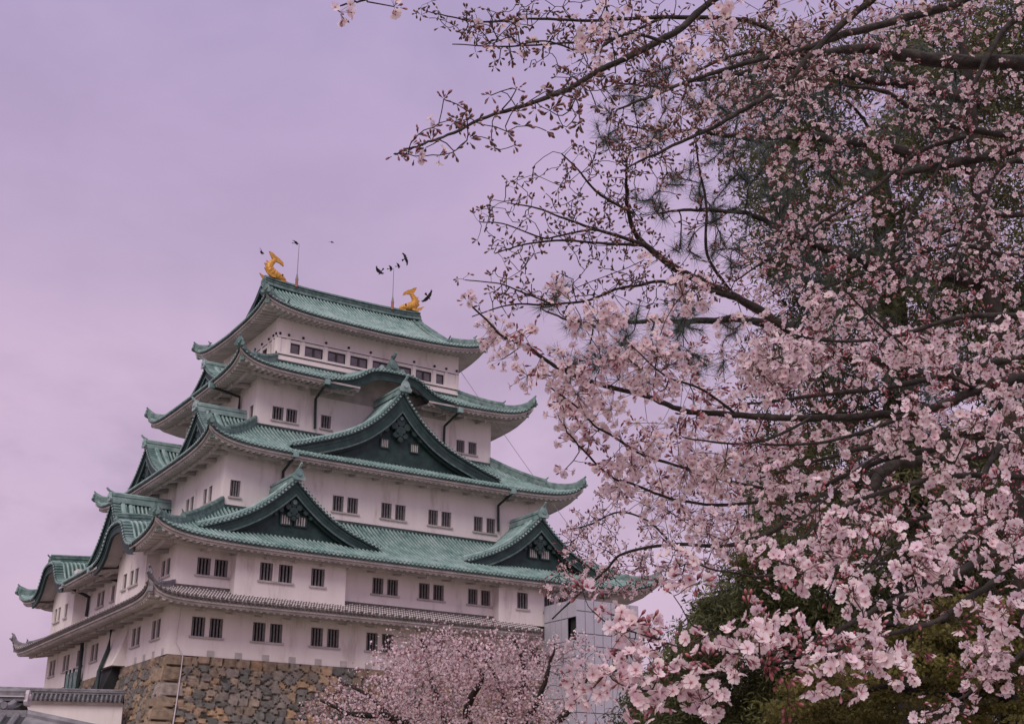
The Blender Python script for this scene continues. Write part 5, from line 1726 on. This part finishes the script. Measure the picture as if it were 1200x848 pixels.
# ---- large sprays on the nearest tree (each a part of its own)
BIG = [(466, 180, 3.66, 0, 7), (480, 172, 3.66, 0, 5), (486, 183, 3.68, 1, 5), (490, 158, 3.66, 0, 6), (508, 150, 3.7, 1, 6), (515, 182, 3.7, 1, 4), (520, 116, 3.75, 0, 8), (535, 122, 3.75, 0, 7), (575, 112, 3.8, 0, 8), (547, 165, 3.75, 0, 5), (605, 105, 3.85, 0, 7), (398, 14, 3.2, 4, 3), (462, 8, 3.25, 4, 4), (693, 40, 3.6, 9, 10), (712, 25, 3.7, 6, 4), (850, 12, 3.5, 7, 2), (840, 42, 3.7, 4, 3), (826, 72, 3.9, 4, 4), (797, 62, 4.0, 3, 3),
       (700, 376, 4.3, 16, 2), (683, 380, 4.35, 10, 1), (714, 372, 4.3, 8, 2), (655, 341, 4.5, 6, 0), (800, 345, 4.25, 15, 3), (808, 352, 4.3, 8, 2), (822, 340, 4.3, 5, 4), (754, 305, 4.6, 3, 0),
       (735, 418, 4.3, 10, 4), (770, 418, 4.2, 14, 2), (752, 430, 4.25, 14, 2), (782, 430, 4.2, 12, 1), (705, 425, 4.4, 13, 3), (725, 445, 4.4, 10, 1), (760, 448, 4.3, 9, 5), (780, 455, 4.25, 7, 4),
       (665, 430, 4.4, 12, 3), (650, 440, 4.45, 8, 4), (676, 462, 4.4, 14, 2), (668, 448, 4.4, 8, 2), (618, 440, 4.5, 9, 1), (585, 392, 4.3, 9, 4), (573, 386, 4.3, 5, 2), (602, 398, 4.3, 7, 5), (588, 421, 4.4, 5, 0), (548, 354, 4.2, 2, 3),
       (655, 490, 4.6, 6, 1), (680, 500, 4.6, 7, 1), (668, 515, 4.6, 5, 2), (700, 505, 4.6, 6, 2), (690, 520, 4.6, 4, 0), (662, 550, 4.5, 2, 2), (716, 545, 4.55, 6, 2), (740, 545, 4.55, 7, 3), (725, 570, 4.6, 9, 3),
       (905, 420, 4.1, 20, 5), (925, 430, 4.1, 16, 3), (895, 440, 4.15, 14, 3), (912, 455, 4.1, 14, 2), (935, 405, 4.2, 10, 3), (965, 360, 4.6, 8, 2), (960, 370, 4.6, 10, 3), (955, 350, 4.7, 6, 1), (905, 375, 4.8, 6, 3),
       (1055, 410, 4.5, 10, 3), (1070, 415, 4.5, 8, 2), (1100, 415, 4.5, 9, 5), (1010, 440, 4.6, 6, 2), (1150, 440, 4.3, 10, 4), (1185, 388, 4.2, 9, 3), (1140, 500, 4.2, 12, 3), (1175, 490, 4.2, 12, 2), (1050, 510, 4.4, 10, 4), (1075, 500, 4.5, 8, 3), (1195, 520, 4.2, 8, 1),
       (805, 548, 4.4, 12, 3), (815, 530, 4.4, 9, 2), (850, 540, 4.3, 12, 2), (840, 560, 4.3, 12, 2), (870, 545, 4.3, 10, 2), (920, 565, 4.2, 14, 3), (915, 590, 4.2, 12, 2), (830, 625, 4.2, 12, 4), (855, 630, 4.2, 11, 3), (865, 610, 4.2, 9, 3),
       (795, 660, 3.05, 8, 7), (800, 672, 3.1, 6, 3), (862, 646, 3.3, 4, 4), (900, 655, 3.2, 8, 5), (925, 662, 3.2, 9, 4), (945, 670, 3.2, 11, 3), (955, 650, 3.3, 6, 3),
       (985, 625, 3.4, 14, 3), (1000, 640, 3.4, 12, 2), (975, 645, 3.4, 10, 2), (1040, 625, 3.3, 6, 6), (1085, 665, 3.0, 12, 3), (1070, 672, 3.0, 12, 3), (1100, 680, 3.05, 9, 2), (1092, 650, 3.1, 8, 1), (1115, 610, 3.3, 11, 4), (1100, 625, 3.4, 9, 2), (1165, 590, 3.3, 9, 3), (1150, 605, 3.3, 8, 2),
       (1185, 640, 3.1, 14, 3), (1160, 650, 3.2, 9, 3), (1195, 680, 3.1, 9, 3), (1175, 720, 2.9, 10, 4), (1165, 728, 2.9, 8, 2), (1138, 720, 3.0, 3, 5), (1140, 692, 3.0, 1, 10), (1125, 730, 3.0, 1, 8),
       (730, 742, 2.75, 9, 1), (722, 735, 2.75, 6, 2), (762, 735, 2.8, 4, 8), (760, 752, 2.8, 6, 2), (812, 752, 2.8, 7, 4), (850, 757, 2.75, 6, 3), (868, 762, 2.7, 11, 3), (880, 752, 2.72, 9, 2), (890, 740, 2.8, 6, 7), (830, 772, 2.75, 3, 7), (893, 722, 2.85, 4, 7),
       (712, 788, 2.7, 9, 3), (725, 800, 2.65, 8, 2), (745, 780, 2.7, 8, 2), (700, 800, 2.7, 7, 2), (685, 810, 2.75, 6, 2), (668, 795, 2.75, 2, 4), (770, 795, 2.68, 3, 12), (790, 790, 2.7, 3, 8), (783, 815, 2.7, 5, 1), (748, 822, 2.65, 8, 2), (822, 820, 2.7, 9, 2), (830, 828, 2.7, 7, 2), (808, 815, 2.72, 4, 2),
       (985, 795, 2.7, 10, 2), (962, 790, 2.75, 8, 1), (1000, 770, 2.75, 8, 4), (1020, 772, 2.75, 9, 4), (1040, 770, 2.8, 8, 6), (1060, 785, 2.9, 7, 3), (1000, 700, 2.9, 9, 5), (1020, 705, 2.95, 7, 5), (995, 690, 3.0, 8, 2), (940, 740, 2.9, 7, 4), (970, 755, 2.8, 5, 8), (1062, 712, 3.0, 6, 2), (1020, 740, 2.9, 6, 9),
       (1160, 770, 4.3, 16, 1), (1150, 765, 4.35, 10, 1), (1170, 785, 4.3, 9, 2), (1148, 805, 4.3, 9, 2), (1165, 800, 4.3, 7, 2), (1120, 835, 4.3, 4, 4), (1085, 838, 4.3, 8, 2), (1195, 795, 4.2, 6, 3), (1130, 822, 4.3, 3, 3)]
bp = np.array([P(x, y, d) for x, y, d, nf, nbq in BIG])
ends = TR1.grow(bp, 0.0016, 0.004, 0.15, 5)
area = [(nf + 0.3 * nbq) / d ** 2 for (x, y, d, nf, nbq) in BIG]
top100 = set(np.argsort(area)[::-1][:96])
for i, (x, y, d, nf, nbq) in enumerate(BIG):
    nb = NB() if i in top100 else near_nb
    R_ = 0.0165 * math.sqrt(nf * 1.5 + 1) if nf > 2 else 0.028
    add_cluster(nb, bp[i], ends[i], int(nf * (1.55 if d < 3.45 else 2.1)), nbq + 1, FR, min(R_ * (0.86 if d < 3.45 else 1.05), 0.08), True, (0.80, 0.88, 0.88), 1.0)
    if i in top100:
        nb.build('blossom_cluster' if nf > 3 else 'bud_cluster', [M_petal, M_bud], t1)


def spray(T, nb, pts, fl, bd, R_, hi, fr=FR, btint=(1, 1, 1), bs=1.0, **kw):
    e = T.grow(pts, **kw)
    for p, g_ in zip(pts, e):
        if not np.any(g_): continue
        nf = int(rng.integers(fl[0], fl[1] + 1)) if fl[1] else 0
        nq = int(rng.integers(bd[0], bd[1] + 1))
        add_cluster(nb, p, g_, nf, nq, fr, R_ * rng.uniform(0.75, 1.2), hi, btint, bs)


# ---- smaller sprays filling the nearest tree
ZC = [(600, 400), (690, 400), (790, 400), (880, 400), (1000, 390), (1200, 400), (1200, 640), (1040, 600), (900, 620), (800, 610), (720, 585), (668, 500), (610, 440)]
spray(TR1, near_nb, region(ZC, 4.3, 5.8, 135), (1, 5), (5, 12), 0.036, True, btint=(0.75, 0.65, 0.62), bs=1.15)
spray(TR1, near_nb, region([(960, 560), (1200, 540), (1200, 690), (1120, 690), (1000, 720), (930, 720), (900, 680)], 3.1, 4.6, 30), (0, 4), (3, 8), 0.034, True, btint=(0.8, 0.7, 0.7), bs=1.0)
spray(TR1, near_nb, region([(690, 60), (760, 20), (900, -10), (1120, 0), (1010, 90), (860, 130), (740, 200), (720, 130)], 3.9, 5.0, 110), (0, 2), (4, 9), 0.03, True, btint=(0.5, 0.5, 0.5), bs=1.2)
spray(TR1, near_nb, region([(468, 182), (500, 150), (560, 120), (640, 90), (720, 80), (740, 130), (600, 175)], 3.65, 4.0, 44), (0, 0), (4, 9), 0.022, True, btint=(0.5, 0.48, 0.42), bs=1.2, r_tip=0.0018)
spray(TR1, near_nb, region([(535, 30), (600, 20), (700, 40), (720, 70), (640, 70), (560, 60)], 3.8, 4.2, 18), (0, 1), (4, 8), 0.022, True, btint=(0.5, 0.48, 0.42), bs=1.2, r_tip=0.0018)
def spurs(T, nb, n, keepf, fl, bd, R_, hi, fr, **kw):
    """short spurs straight off the limbs"""
    p = np.array(T.pos[:T.n_limb]); r = np.array(T.rad[:T.n_limb])
    ok = np.array([keepf(q) for q in p]) & (r < 0.03)
    idx = rng.choice(np.where(ok)[0], n)
    off = unit(rng.normal(size=(n, 3)) + np.array([0, 0, 0.2])) * (r[idx] + rng.uniform(0.025, 0.10, n))[:, None]
    spray(T, nb, p[idx] + off, fl, bd, R_, hi, fr, **kw)


def pix(q):
    d = q - CAM
    z = d @ FW
    return 600 + FPX * (d @ RT) / z, 424 - FPX * (d @ UP) / z


# compact ball-like heads of fully open flowers
ZB = [(630, 420), (690, 370), (830, 350), (900, 400), (1000, 380), (1200, 400), (1200, 560), (1000, 600), (870, 640), (780, 620), (690, 560)]
spray(TR1, near_nb, region(ZB, 4.2, 5.3, 62), (9, 20), (1, 4), 0.062, True, btint=(0.72, 0.62, 0.6))
spurs(TR1, near_nb, 150, lambda q: 560 < pix(q)[0] < 1230 and 330 < pix(q)[1] < 860, (0, 3), (5, 11), 0.03, True, FR, btint=(0.75, 0.65, 0.62), bs=1.15)
spurs(TR1, near_nb, 70, lambda q: 640 < pix(q)[0] < 1230 and -20 < pix(q)[1] < 330, (0, 1), (3, 8), 0.026, True, FR, btint=(0.5, 0.5, 0.5), bs=1.15)
TR1.finish()
o = near_nb.build('blossoms', [M_petal, M_bud], t1)
o['kind'] = 'stuff'

# ---- second tree: fine blossom masses and bare budding twigs
far_nb = NB()
ZU = [(850, 110), (950, 30), (1080, 0), (1230, -20), (1230, 430), (1000, 430), (880, 400), (850, 330), (905, 230)]
spray(TR2, far_nb, region(ZU, 6.6, 9.2, 760), (1, 7), (2, 8), 0.05, False, 0.0165, r_max=0.005, r_tip=0.0015, btint=(0.7, 0.62, 0.6), bs=1.25)
spray(TR2, far_nb, region([(740, 400), (1220, 400), (1220, 620), (980, 640), (760, 610)], 6.4, 8.2, 300), (1, 7), (3, 9), 0.052, False, 0.0165, r_tip=0.0015, btint=(0.7, 0.62, 0.6), bs=1.25)
spray(TR2, far_nb, region([(655, 620), (700, 570), (760, 560), (850, 590), (860, 650), (800, 690), (690, 700), (640, 690)], 7.4, 8.6, 280), (0, 5), (2, 7), 0.04, False, 0.0155, r_tip=0.002, btint=(0.55, 0.5, 0.48), bs=1.3)
spray(TR2, far_nb, region([(650, 660), (760, 650), (760, 690), (700, 690), (650, 705), (632, 690)], 7.6, 8.3, 50), (0, 4), (2, 6), 0.04, False, 0.0155, r_tip=0.002, btint=(0.6, 0.55, 0.5), bs=1.3)
spray(TR2, far_nb, region([(860, 600), (1220, 560), (1220, 660), (1000, 690), (880, 690)], 6.8, 8.6, 80), (1, 7), (1, 4), 0.05, False, 0.0165)
spray(TR2, far_nb, region([(780, 30), (1000, 20), (940, 130), (860, 200), (790, 130)], 6.2, 7.4, 170), (0, 3), (2, 7), 0.035, False, 0.016, r_tip=0.0018, btint=(0.5, 0.42, 0.4), bs=1.4)
spray(TR2, far_nb, region([(500, 20), (620, -5), (800, -10), (800, 90), (700, 110), (560, 60)], 6.2, 6.8, 190), (0, 0), (2, 4), 0.014, False, 0.0155, r_tip=0.0022, bend=0.3, btint=(0.32, 0.36, 0.3), bs=1.5)
spray(TR2, far_nb, region([(560, 245), (610, 195), (690, 160), (770, 170), (880, 300), (830, 360), (740, 380), (560, 372), (575, 300)], 6.3, 6.9, 330), (0, 0), (2, 4), 0.014, False, 0.0155, r_tip=0.0022, bend=0.3, btint=(0.32, 0.36, 0.3), bs=1.5)
spray(TR2, far_nb, region([(700, 90), (800, 60), (840, 200), (760, 230), (720, 200)], 6.3, 7.0, 90), (0, 1), (2, 4), 0.016, False, 0.0155, r_tip=0.0022, bend=0.3, btint=(0.4, 0.4, 0.34), bs=1.5)
spurs(TR2, far_nb, 200, lambda q: 860 < pix(q)[0] < 1230 and -20 < pix(q)[1] < 700, (1, 6), (2, 8), 0.04, False, 0.0165, btint=(0.7, 0.62, 0.6), bs=1.2)
spurs(TR2, far_nb, 260, lambda q: 500 < pix(q)[0] < 860 and -20 < pix(q)[1] < 400, (0, 0), (2, 4), 0.012, False, 0.0155, btint=(0.32, 0.36, 0.3), bs=1.5)
TR2.finish()
o = far_nb.build('blossoms', [M_petal, M_bud], t2)
o['kind'] = 'stuff'

# ================================================================== small cherry tree below the keep
def blossom_tree(cx_px, base_d, crown, n_pts, label, nfl, fr, tint, trunkpx, limbs, d_half, group='cherry trees in blossom', bud_share=0.25, hole=0.0, cols=None, rmx=0.02):
    x, y = P(cx_px, 800, base_d)[:2]
    root = tag(empty('cherry_tree', (x, y, GROUND_Z)), label, 'tree', group)
    T = Tree(root, M_bark2)
    base = np.array([x, y, GROUND_Z - 0.05])
    fork = P(trunkpx[0], trunkpx[1], base_d)
    T.limb([(base, 0.30), (base + (fork - base) * 0.4 + np.array([0.1, 0, 0]), 0.24), (fork, 0.19)], 10, 0.01, 'trunk')
    for lm in limbs:
        ctl = [(fork, 0.12)] + [(P(px, py, base_d + dd), max(0.03, 0.15 * (1 - (k + 1) / (len(lm) + 0.7)))) for k, (px, py, dd) in enumerate(lm)]
        T.limb(ctl, 7, 0.02)
    sub_ = region(crown, base_d - d_half, base_d + d_half, 150)
    pts = sub_[rng.integers(0, 150, n_pts)] + rng.normal(0, 1, (n_pts, 3)) * np.array([0.36, 0.36, 0.26])
    # uneven outline: thin the far and near edges of the crown
    T.grow(pts, r_tip=0.006, r_max=rmx, bend=0.3, sides=4, far=6, k=0.14)
    nb = NB()
    ends = np.array(pts)
    quad = [(-0.5, -0.45, 0), (0.5, -0.5, 0.1), (0.45, 0.5, -0.05), (-0.5, 0.45, 0.12)]
    P_ = np.repeat(ends, nfl, 0) + rng.normal(0, 1, (len(ends) * nfl, 3)) * np.array([0.17, 0.17, 0.11])
    keepm = rng.random(len(P_)) > hole
    P_ = P_[keepm]
    m_ = len(P_)
    isb = rng.random(m_) < bud_share
    tone = np.repeat(rng.uniform(0.66, 1.12, len(ends)), nfl)[keepm]
    cc = np.where(isb[:, None], np.array([[0.42, 0.22, 0.23]]), np.array([tint])) * tone[:, None] * rng.uniform(0.8, 1.15, (m_, 1))
    t = F_LO
    hi = rng.random(m_) < 0.5
    nb.copies(quad, [[0, 1, 2, 3]], [(1, 1, 1)] * 4, [0], frames(rng.normal(size=(hi.sum(), 3)) + np.array([0, 0, 0.25])), P_[hi], fr * rng.uniform(0.9, 1.7, hi.sum()), cc[hi])
    lo = ~hi
    nb.copies(t[0], t[1], [(1, 1, 1)] * len(t[0]), t[3], frames(rng.normal(size=(lo.sum(), 3)) + np.array([0, 0, 0.25])), P_[lo], fr * rng.uniform(0.6, 1.1, lo.sum()), cc[lo])
    T.finish()
    o = nb.build('blossoms', [M_petal, M_bud], root)
    o['kind'] = 'stuff'
    return root


blossom_tree(575, 36.0, [(378, 822), (400, 795), (435, 778), (468, 760), (505, 750), (560, 744), (605, 746), (638, 740), (662, 755), (674, 785), (696, 812), (712, 870), (365, 870)], 950,
             'smaller cherry tree in full pale blossom standing before the stone base', 18, 0.042, (0.93, 0.72, 0.765), (570, 905),
             [[(525, 850, 0.5), (512, 815, 0.8), (500, 775, 1.0)], [(545, 835, -0.6), (560, 790, -0.8), (535, 760, -1)], [(590, 850, 0.2), (583, 800, 0.5), (565, 765, 0.8)],
              [(620, 840, -0.5), (640, 800, -0.6), (650, 760, -0.5)], [(650, 850, 0.7), (675, 815, 1), (690, 790, 1.2)], [(480, 860, 0), (440, 820, 0.3), (405, 800, 0.5)], [(460, 845, -1), (410, 835, -1.4), (375, 820, -1.6)],
              [(600, 830, 1.2), (610, 780, 1.6), (600, 745, 1.8)]], 3.0, bud_share=0.24, rmx=0.03)


# ================================================================== evergreens on the right
def leaf_cloud(nb, centres, radii, n_each, size, cols, squash=0.7, needle=False, droop=0.0, thin=False):
    """leaf-sized faces spread through a number of separate clumps"""
    M = len(centres)
    c = np.repeat(centres, n_each, 0)
    r = np.repeat(radii, n_each)
    d = rng.normal(size=(M * n_each, 3))
    d = unit(d) * (rng.random((M * n_each, 1)) ** 0.45)
    p = c + d * r[:, None] * np.array([1, 1, squash])
    p[:, 2] -= droop * r * rng.random(M * n_each) ** 2
    tone = np.repeat(rng.uniform(0.65, 1.35, M), n_each) * rng.uniform(0.75, 1.25, M * n_each)
    mix = np.repeat(rng.random(M), n_each)[:, None] * 0.7 + rng.random((M * n_each, 1)) * 0.3
    col = (np.array(cols[0]) * (1 - mix) + np.array(cols[1]) * mix) * tone[:, None]
    if needle:
        tv = [(-0.06, 0, 0), (0.06, 0, 0), (0.0, 0.02, 1.0), (-0.02, -0.05, 0), (0.02, 0.07, 0), (0.3, 0.1, 0.85)]
        tf = [[0, 1, 2], [3, 4, 5]]
        nrm = unit(d + 0.5 * rng.normal(size=d.shape) + np.array([0, 0, -droop]))
    else:
        tv = [(-0.8, -0.08, 0), (0.1, -0.22, 0.08), (0.9, 0.06, 0.0), (0.0, 0.2, 0.1)] if thin else [(-0.5, -0.2, 0), (0.1, -0.45, 0.08), (0.55, 0.12, 0.0), (0.0, 0.4, 0.1)]
        tf = [[0, 1, 2, 3]]
        nrm = unit(d * 0.6 + rng.normal(size=d.shape) * 0.8 + np.array([0, 0, 0.5]))
    nb.copies(tv, tf, [(1, 1, 1)] * len(tv), [0] * len(tf), frames(nrm), p, size * rng.uniform(0.6, 1.4, len(p)), col)


def big_tree(px, d, fork, crown, d_half, n_cl, rad, n_each, size, cols, label, name='evergreen_tree', tr=0.35, limbs=(), needle=False, droop=0.0, squash=0.7, twig=0.03, mat_=None, group=None, n_branch=60, vertical=False, part='crown'):
    x, y = P(px, 700, d)[:2]
    root = tag(empty(name, (x, y, GROUND_Z)), label, 'tree', group)
    T = Tree(root, M_bark2)
    base = np.array([x, y, GROUND_Z - 0.05])
    f = P(fork[0], fork[1], d)
    if vertical: f = np.array([x, y, f[2]])
    T.limb([(base, tr * 1.2), (base * 0.6 + f * 0.4, tr), (f, tr * (0.35 if vertical else 0.6))], 10, 0.006, 'trunk')
    for lm in limbs:
        T.limb([(P(a, b, d + dd), max(0.02, r)) for (a, b, dd, r) in lm], 7, 0.015)
    cen = region(crown, d - d_half, d + d_half, n_cl)
    T.grow(cen[rng.permutation(n_cl)[:n_branch]], r_tip=twig * 0.35, r_max=twig * 2.2, bend=0.2, sides=5, far=20, k=0.2)
    T.finish('branches')
    nb = NB()
    leaf_cloud(nb, cen, rad * rng.uniform(0.6, 1.3, n_cl), n_each, size, cols, squash, needle, droop, thin=(name != 'maple_tree'))
    o = nb.build(part, [mat_ or M_leaf], root)
    o['kind'] = 'stuff'
    return root


# tall dark evergreen behind the blossoms
big_tree(1080, 20.0, (1080, 60), [(880, 40), (930, 20), (1010, 40), (1100, -20), (1260, -60), (1260, 640), (1000, 640), (890, 600), (870, 420), (905, 330), (880, 240), (860, 150)], 2.6, 400, 0.58, 340, 0.062,
         ((0.08, 0.095, 0.058), (0.165, 0.16, 0.065)), 'tall dark evergreen tree rising behind the cherry blossom', tr=0.42, twig=0.035, n_branch=110, vertical=True)
# cedar-like evergreens low down
big_tree(905, 32.0, (905, 655), [(775, 790), (800, 740), (830, 700), (870, 650), (900, 600), (960, 570), (1010, 640), (1000, 860), (760, 870)], 2.6, 240, 0.7, 330, 0.10,
         ((0.075, 0.09, 0.05), (0.17, 0.165, 0.06)), 'dark drooping conifer between the lift tower and the olive tree', 'conifer_tree', tr=0.35, droop=1.0, twig=0.04, vertical=True, n_branch=70, needle=False)
big_tree(1120, 30.0, (1120, 575), [(1000, 640), (1040, 560), (1120, 520), (1260, 520), (1260, 870), (1010, 870), (985, 740)], 2.5, 260, 0.66, 330, 0.095,
         ((0.07, 0.085, 0.05), (0.16, 0.155, 0.06)), 'broad dark conifer behind the olive leaved tree', 'conifer_tree', tr=0.4, droop=0.8, twig=0.04, vertical=True, n_branch=70)
big_tree(800, 44.0, (800, 740), [(735, 830), (760, 790), (790, 770), (830, 790), (870, 830), (870, 880), (720, 880)], 2.5, 70, 0.8, 300, 0.12,
         ((0.06, 0.07, 0.04), (0.13, 0.13, 0.05)), 'low rounded green tree in front of the lift tower foot', 'evergreen_tree', tr=0.3, twig=0.04, n_branch=30)
# fresh olive-brown foliage in flat layers
big_tree(1185, 13.5, (1178, 800), [(905, 835), (930, 800), (965, 775), (1005, 765), (1040, 735), (1085, 712), (1130, 700), (1215, 715), (1215, 870), (900, 870)], 1.3, 210, 0.24, 190, 0.042,
         ((0.13, 0.12, 0.034), (0.20, 0.17, 0.06)), 'olive leaved maple with thin dark limbs and layered foliage', 'maple_tree', tr=0.16, squash=0.3, twig=0.012, n_branch=120,
         limbs=[[(1178, 800, 0, .085), (1150, 790, 0.1, .07), (1115, 765, 0.2, .06), (1085, 752, 0.2, .045), (1048, 732, 0.3, .03), (1010, 745, 0.3, .018)],
                [(1178, 800, 0, .075), (1145, 770, -0.2, .06), (1120, 745, -0.3, .05), (1098, 715, -0.3, .035), (1075, 690, -0.4, .02)],
                [(1178, 800, 0, .07), (1130, 815, -0.2, .055), (1080, 812, -0.4, .042), (1030, 805, -0.4, .03), (980, 825, -0.5, .018)],
                [(1178, 800, 0, .06), (1185, 740, 0.2, .05), (1195, 690, 0.3, .04)],
                [(1115, 765, 0.2, .035), (1075, 763, 0.1, .028), (1040, 762, 0.0, .022), (1000, 770, 0, .014)]])


def pine():
    """long-needled pine: tufts of needles at the shoot ends, branches reaching left"""
    d = 12.0
    x, y = P(1180, 700, d)[:2]
    root = tag(empty('pine_tree', (x, y, GROUND_Z)), 'long needled pine reaching out behind the budding cherry twigs', 'tree')
    T = Tree(root, M_bark2)
    base = np.array([x, y, GROUND_Z - 0.05])
    topz = P(1000, 20, d)[2]
    top = P(1120, 20, d)
    T.limb([(base, 0.13), (base * 0.5 + top * 0.5, 0.09), (top, 0.035)], 9, 0.014, 'trunk')
    for lm in ([(1150, 460, 0, 0.07), (1070, 442, 0.1, 0.06), (1010, 430, 0, 0.06), (930, 400, -0.3, 0.045), (850, 380, -0.5, 0.032), (760, 375, -0.7, 0.02), (690, 385, -0.8, 0.012), (640, 365, -0.8, 0.008)],
               [(1150, 200, 0, 0.07), (1070, 182, 0.1, 0.06), (1010, 170, 0, 0.05), (930, 165, 0.2, 0.035), (870, 161, 0.3, 0.026), (815, 158, 0.3, 0.018), (764, 157, 0.3, 0.01), (715, 140, 0.3, 0.006)],
               [(1150, 330, 0, 0.07), (1070, 312, 0.1, 0.06), (1010, 300, 0, 0.05), (940, 270, -0.3, 0.035), (880, 250, -0.4, 0.024), (830, 245, -0.5, 0.016), (775, 250, -0.5, 0.009)],
               [(1150, 120, 0, 0.07), (1070, 102, 0.1, 0.06), (1010, 90, 0, 0.04), (930, 70, 0.2, 0.03), (850, 85, 0.3, 0.02), (770, 100, 0.4, 0.012), (710, 95, 0.4, 0.007)]):
        T.limb([(P(a, b, d + dd), r) for (a, b, dd, r) in lm], 6, 0.02)
    pts = np.vstack([region([(620, 350), (660, 320), (690, 370), (760, 340), (820, 345), (880, 380), (860, 450), (760, 440), (690, 440), (640, 410)], d - 1.4, d - 0.2, 62),
                     region([(735, 225), (790, 205), (880, 200), (960, 230), (980, 340), (880, 330), (800, 300), (750, 270)], d - 1.0, d + 0.4, 75),
                     region([(690, 100), (760, 75), (860, 60), (960, 50), (990, 180), (860, 200), (760, 195), (700, 170)], d - 0.6, d + 1.0, 100),
                     region([(920, 60), (1120, 40), (1150, 480), (960, 460), (900, 380)], d - 0.8, d + 1.2, 130)])
    e = T.grow(pts, r_tip=0.005, r_max=0.018, bend=0.12, sides=5, far=6, k=0.1)
    T.finish('branches')
    nb = NB()
    n = 105
    tv = [(-0.011, 0, 0), (0.011, 0, 0), (0.0, 0.0, 1.0)]
    c = np.repeat(pts, n, 0)
    ee = np.repeat(np.where(np.any(e, axis=1)[:, None], e, np.array([[0, 0, 1.0]])), n, 0)
    back = rng.random(len(c))[:, None] * 0.16
    dirs = unit(rng.normal(size=(len(c), 3)) * 0.75 + ee * 0.75 + np.array([0, 0, -0.12]))
    tone = np.repeat(rng.uniform(0.6, 1.3, len(pts)), n) * rng.uniform(0.7, 1.3, len(c))
    col = np.array([[0.085, 0.115, 0.10]]) * tone[:, None]
    brown = rng.random(len(c)) < 0.07
    col[brown] = np.array([0.09, 0.065, 0.03])
    nb.copies(tv, [[0, 1, 2]], [(1, 1, 1)] * 3, [0], frames(dirs), c - ee * back, rng.uniform(0.11, 0.19, len(c)), col)
    o = nb.build('needles', [M_pine], root)
    o['kind'] = 'stuff'


pine()


def bare_tree():
    d = 40.0
    x, y = P(850, 760, d)[:2]
    root = tag(empty('bare_tree', (x, y, GROUND_Z)), 'bare pale twigged tree against the sky beside the dark conifer', 'tree')
    T = Tree(root, M_bark2)
    f = P(850, 790, d)
    T.limb([(np.array([x, y, GROUND_Z - 0.05]), 0.2), (f, 0.12)], 8, 0.01, 'trunk')
    for a in ((838, 700), (855, 680), (868, 690), (828, 725), (850, 720)):
        T.limb([(f, 0.07), (P((850 + a[0]) / 2 + 3, (790 + a[1]) / 2, d + rng.uniform(-1, 1)), 0.045), (P(a[0], a[1], d + rng.uniform(-1.5, 1.5)), 0.015)], 5, 0.02)
    pts = region([(815, 745), (820, 700), (845, 665), (875, 660), (890, 700), (880, 745)], d - 2, d + 2, 190)
    T.grow(pts, r_tip=0.006, r_max=0.02, bend=0.3, sides=3, far=8, k=0.1)
    T.finish()


bare_tree()

# ------------------------------------------------------------------ ground
b = MB()
for i in range(-8, 8):
    pass
n = 60
ring = [(math.cos(2 * math.pi * k / n), math.sin(2 * math.pi * k / n)) for k in range(n)]
b.add([(700 * c, 700 * s, GROUND_Z) for c, s in ring], [list(range(n))], 0)
g = b.build('ground', M_ground)
tag(g, kind='structure')
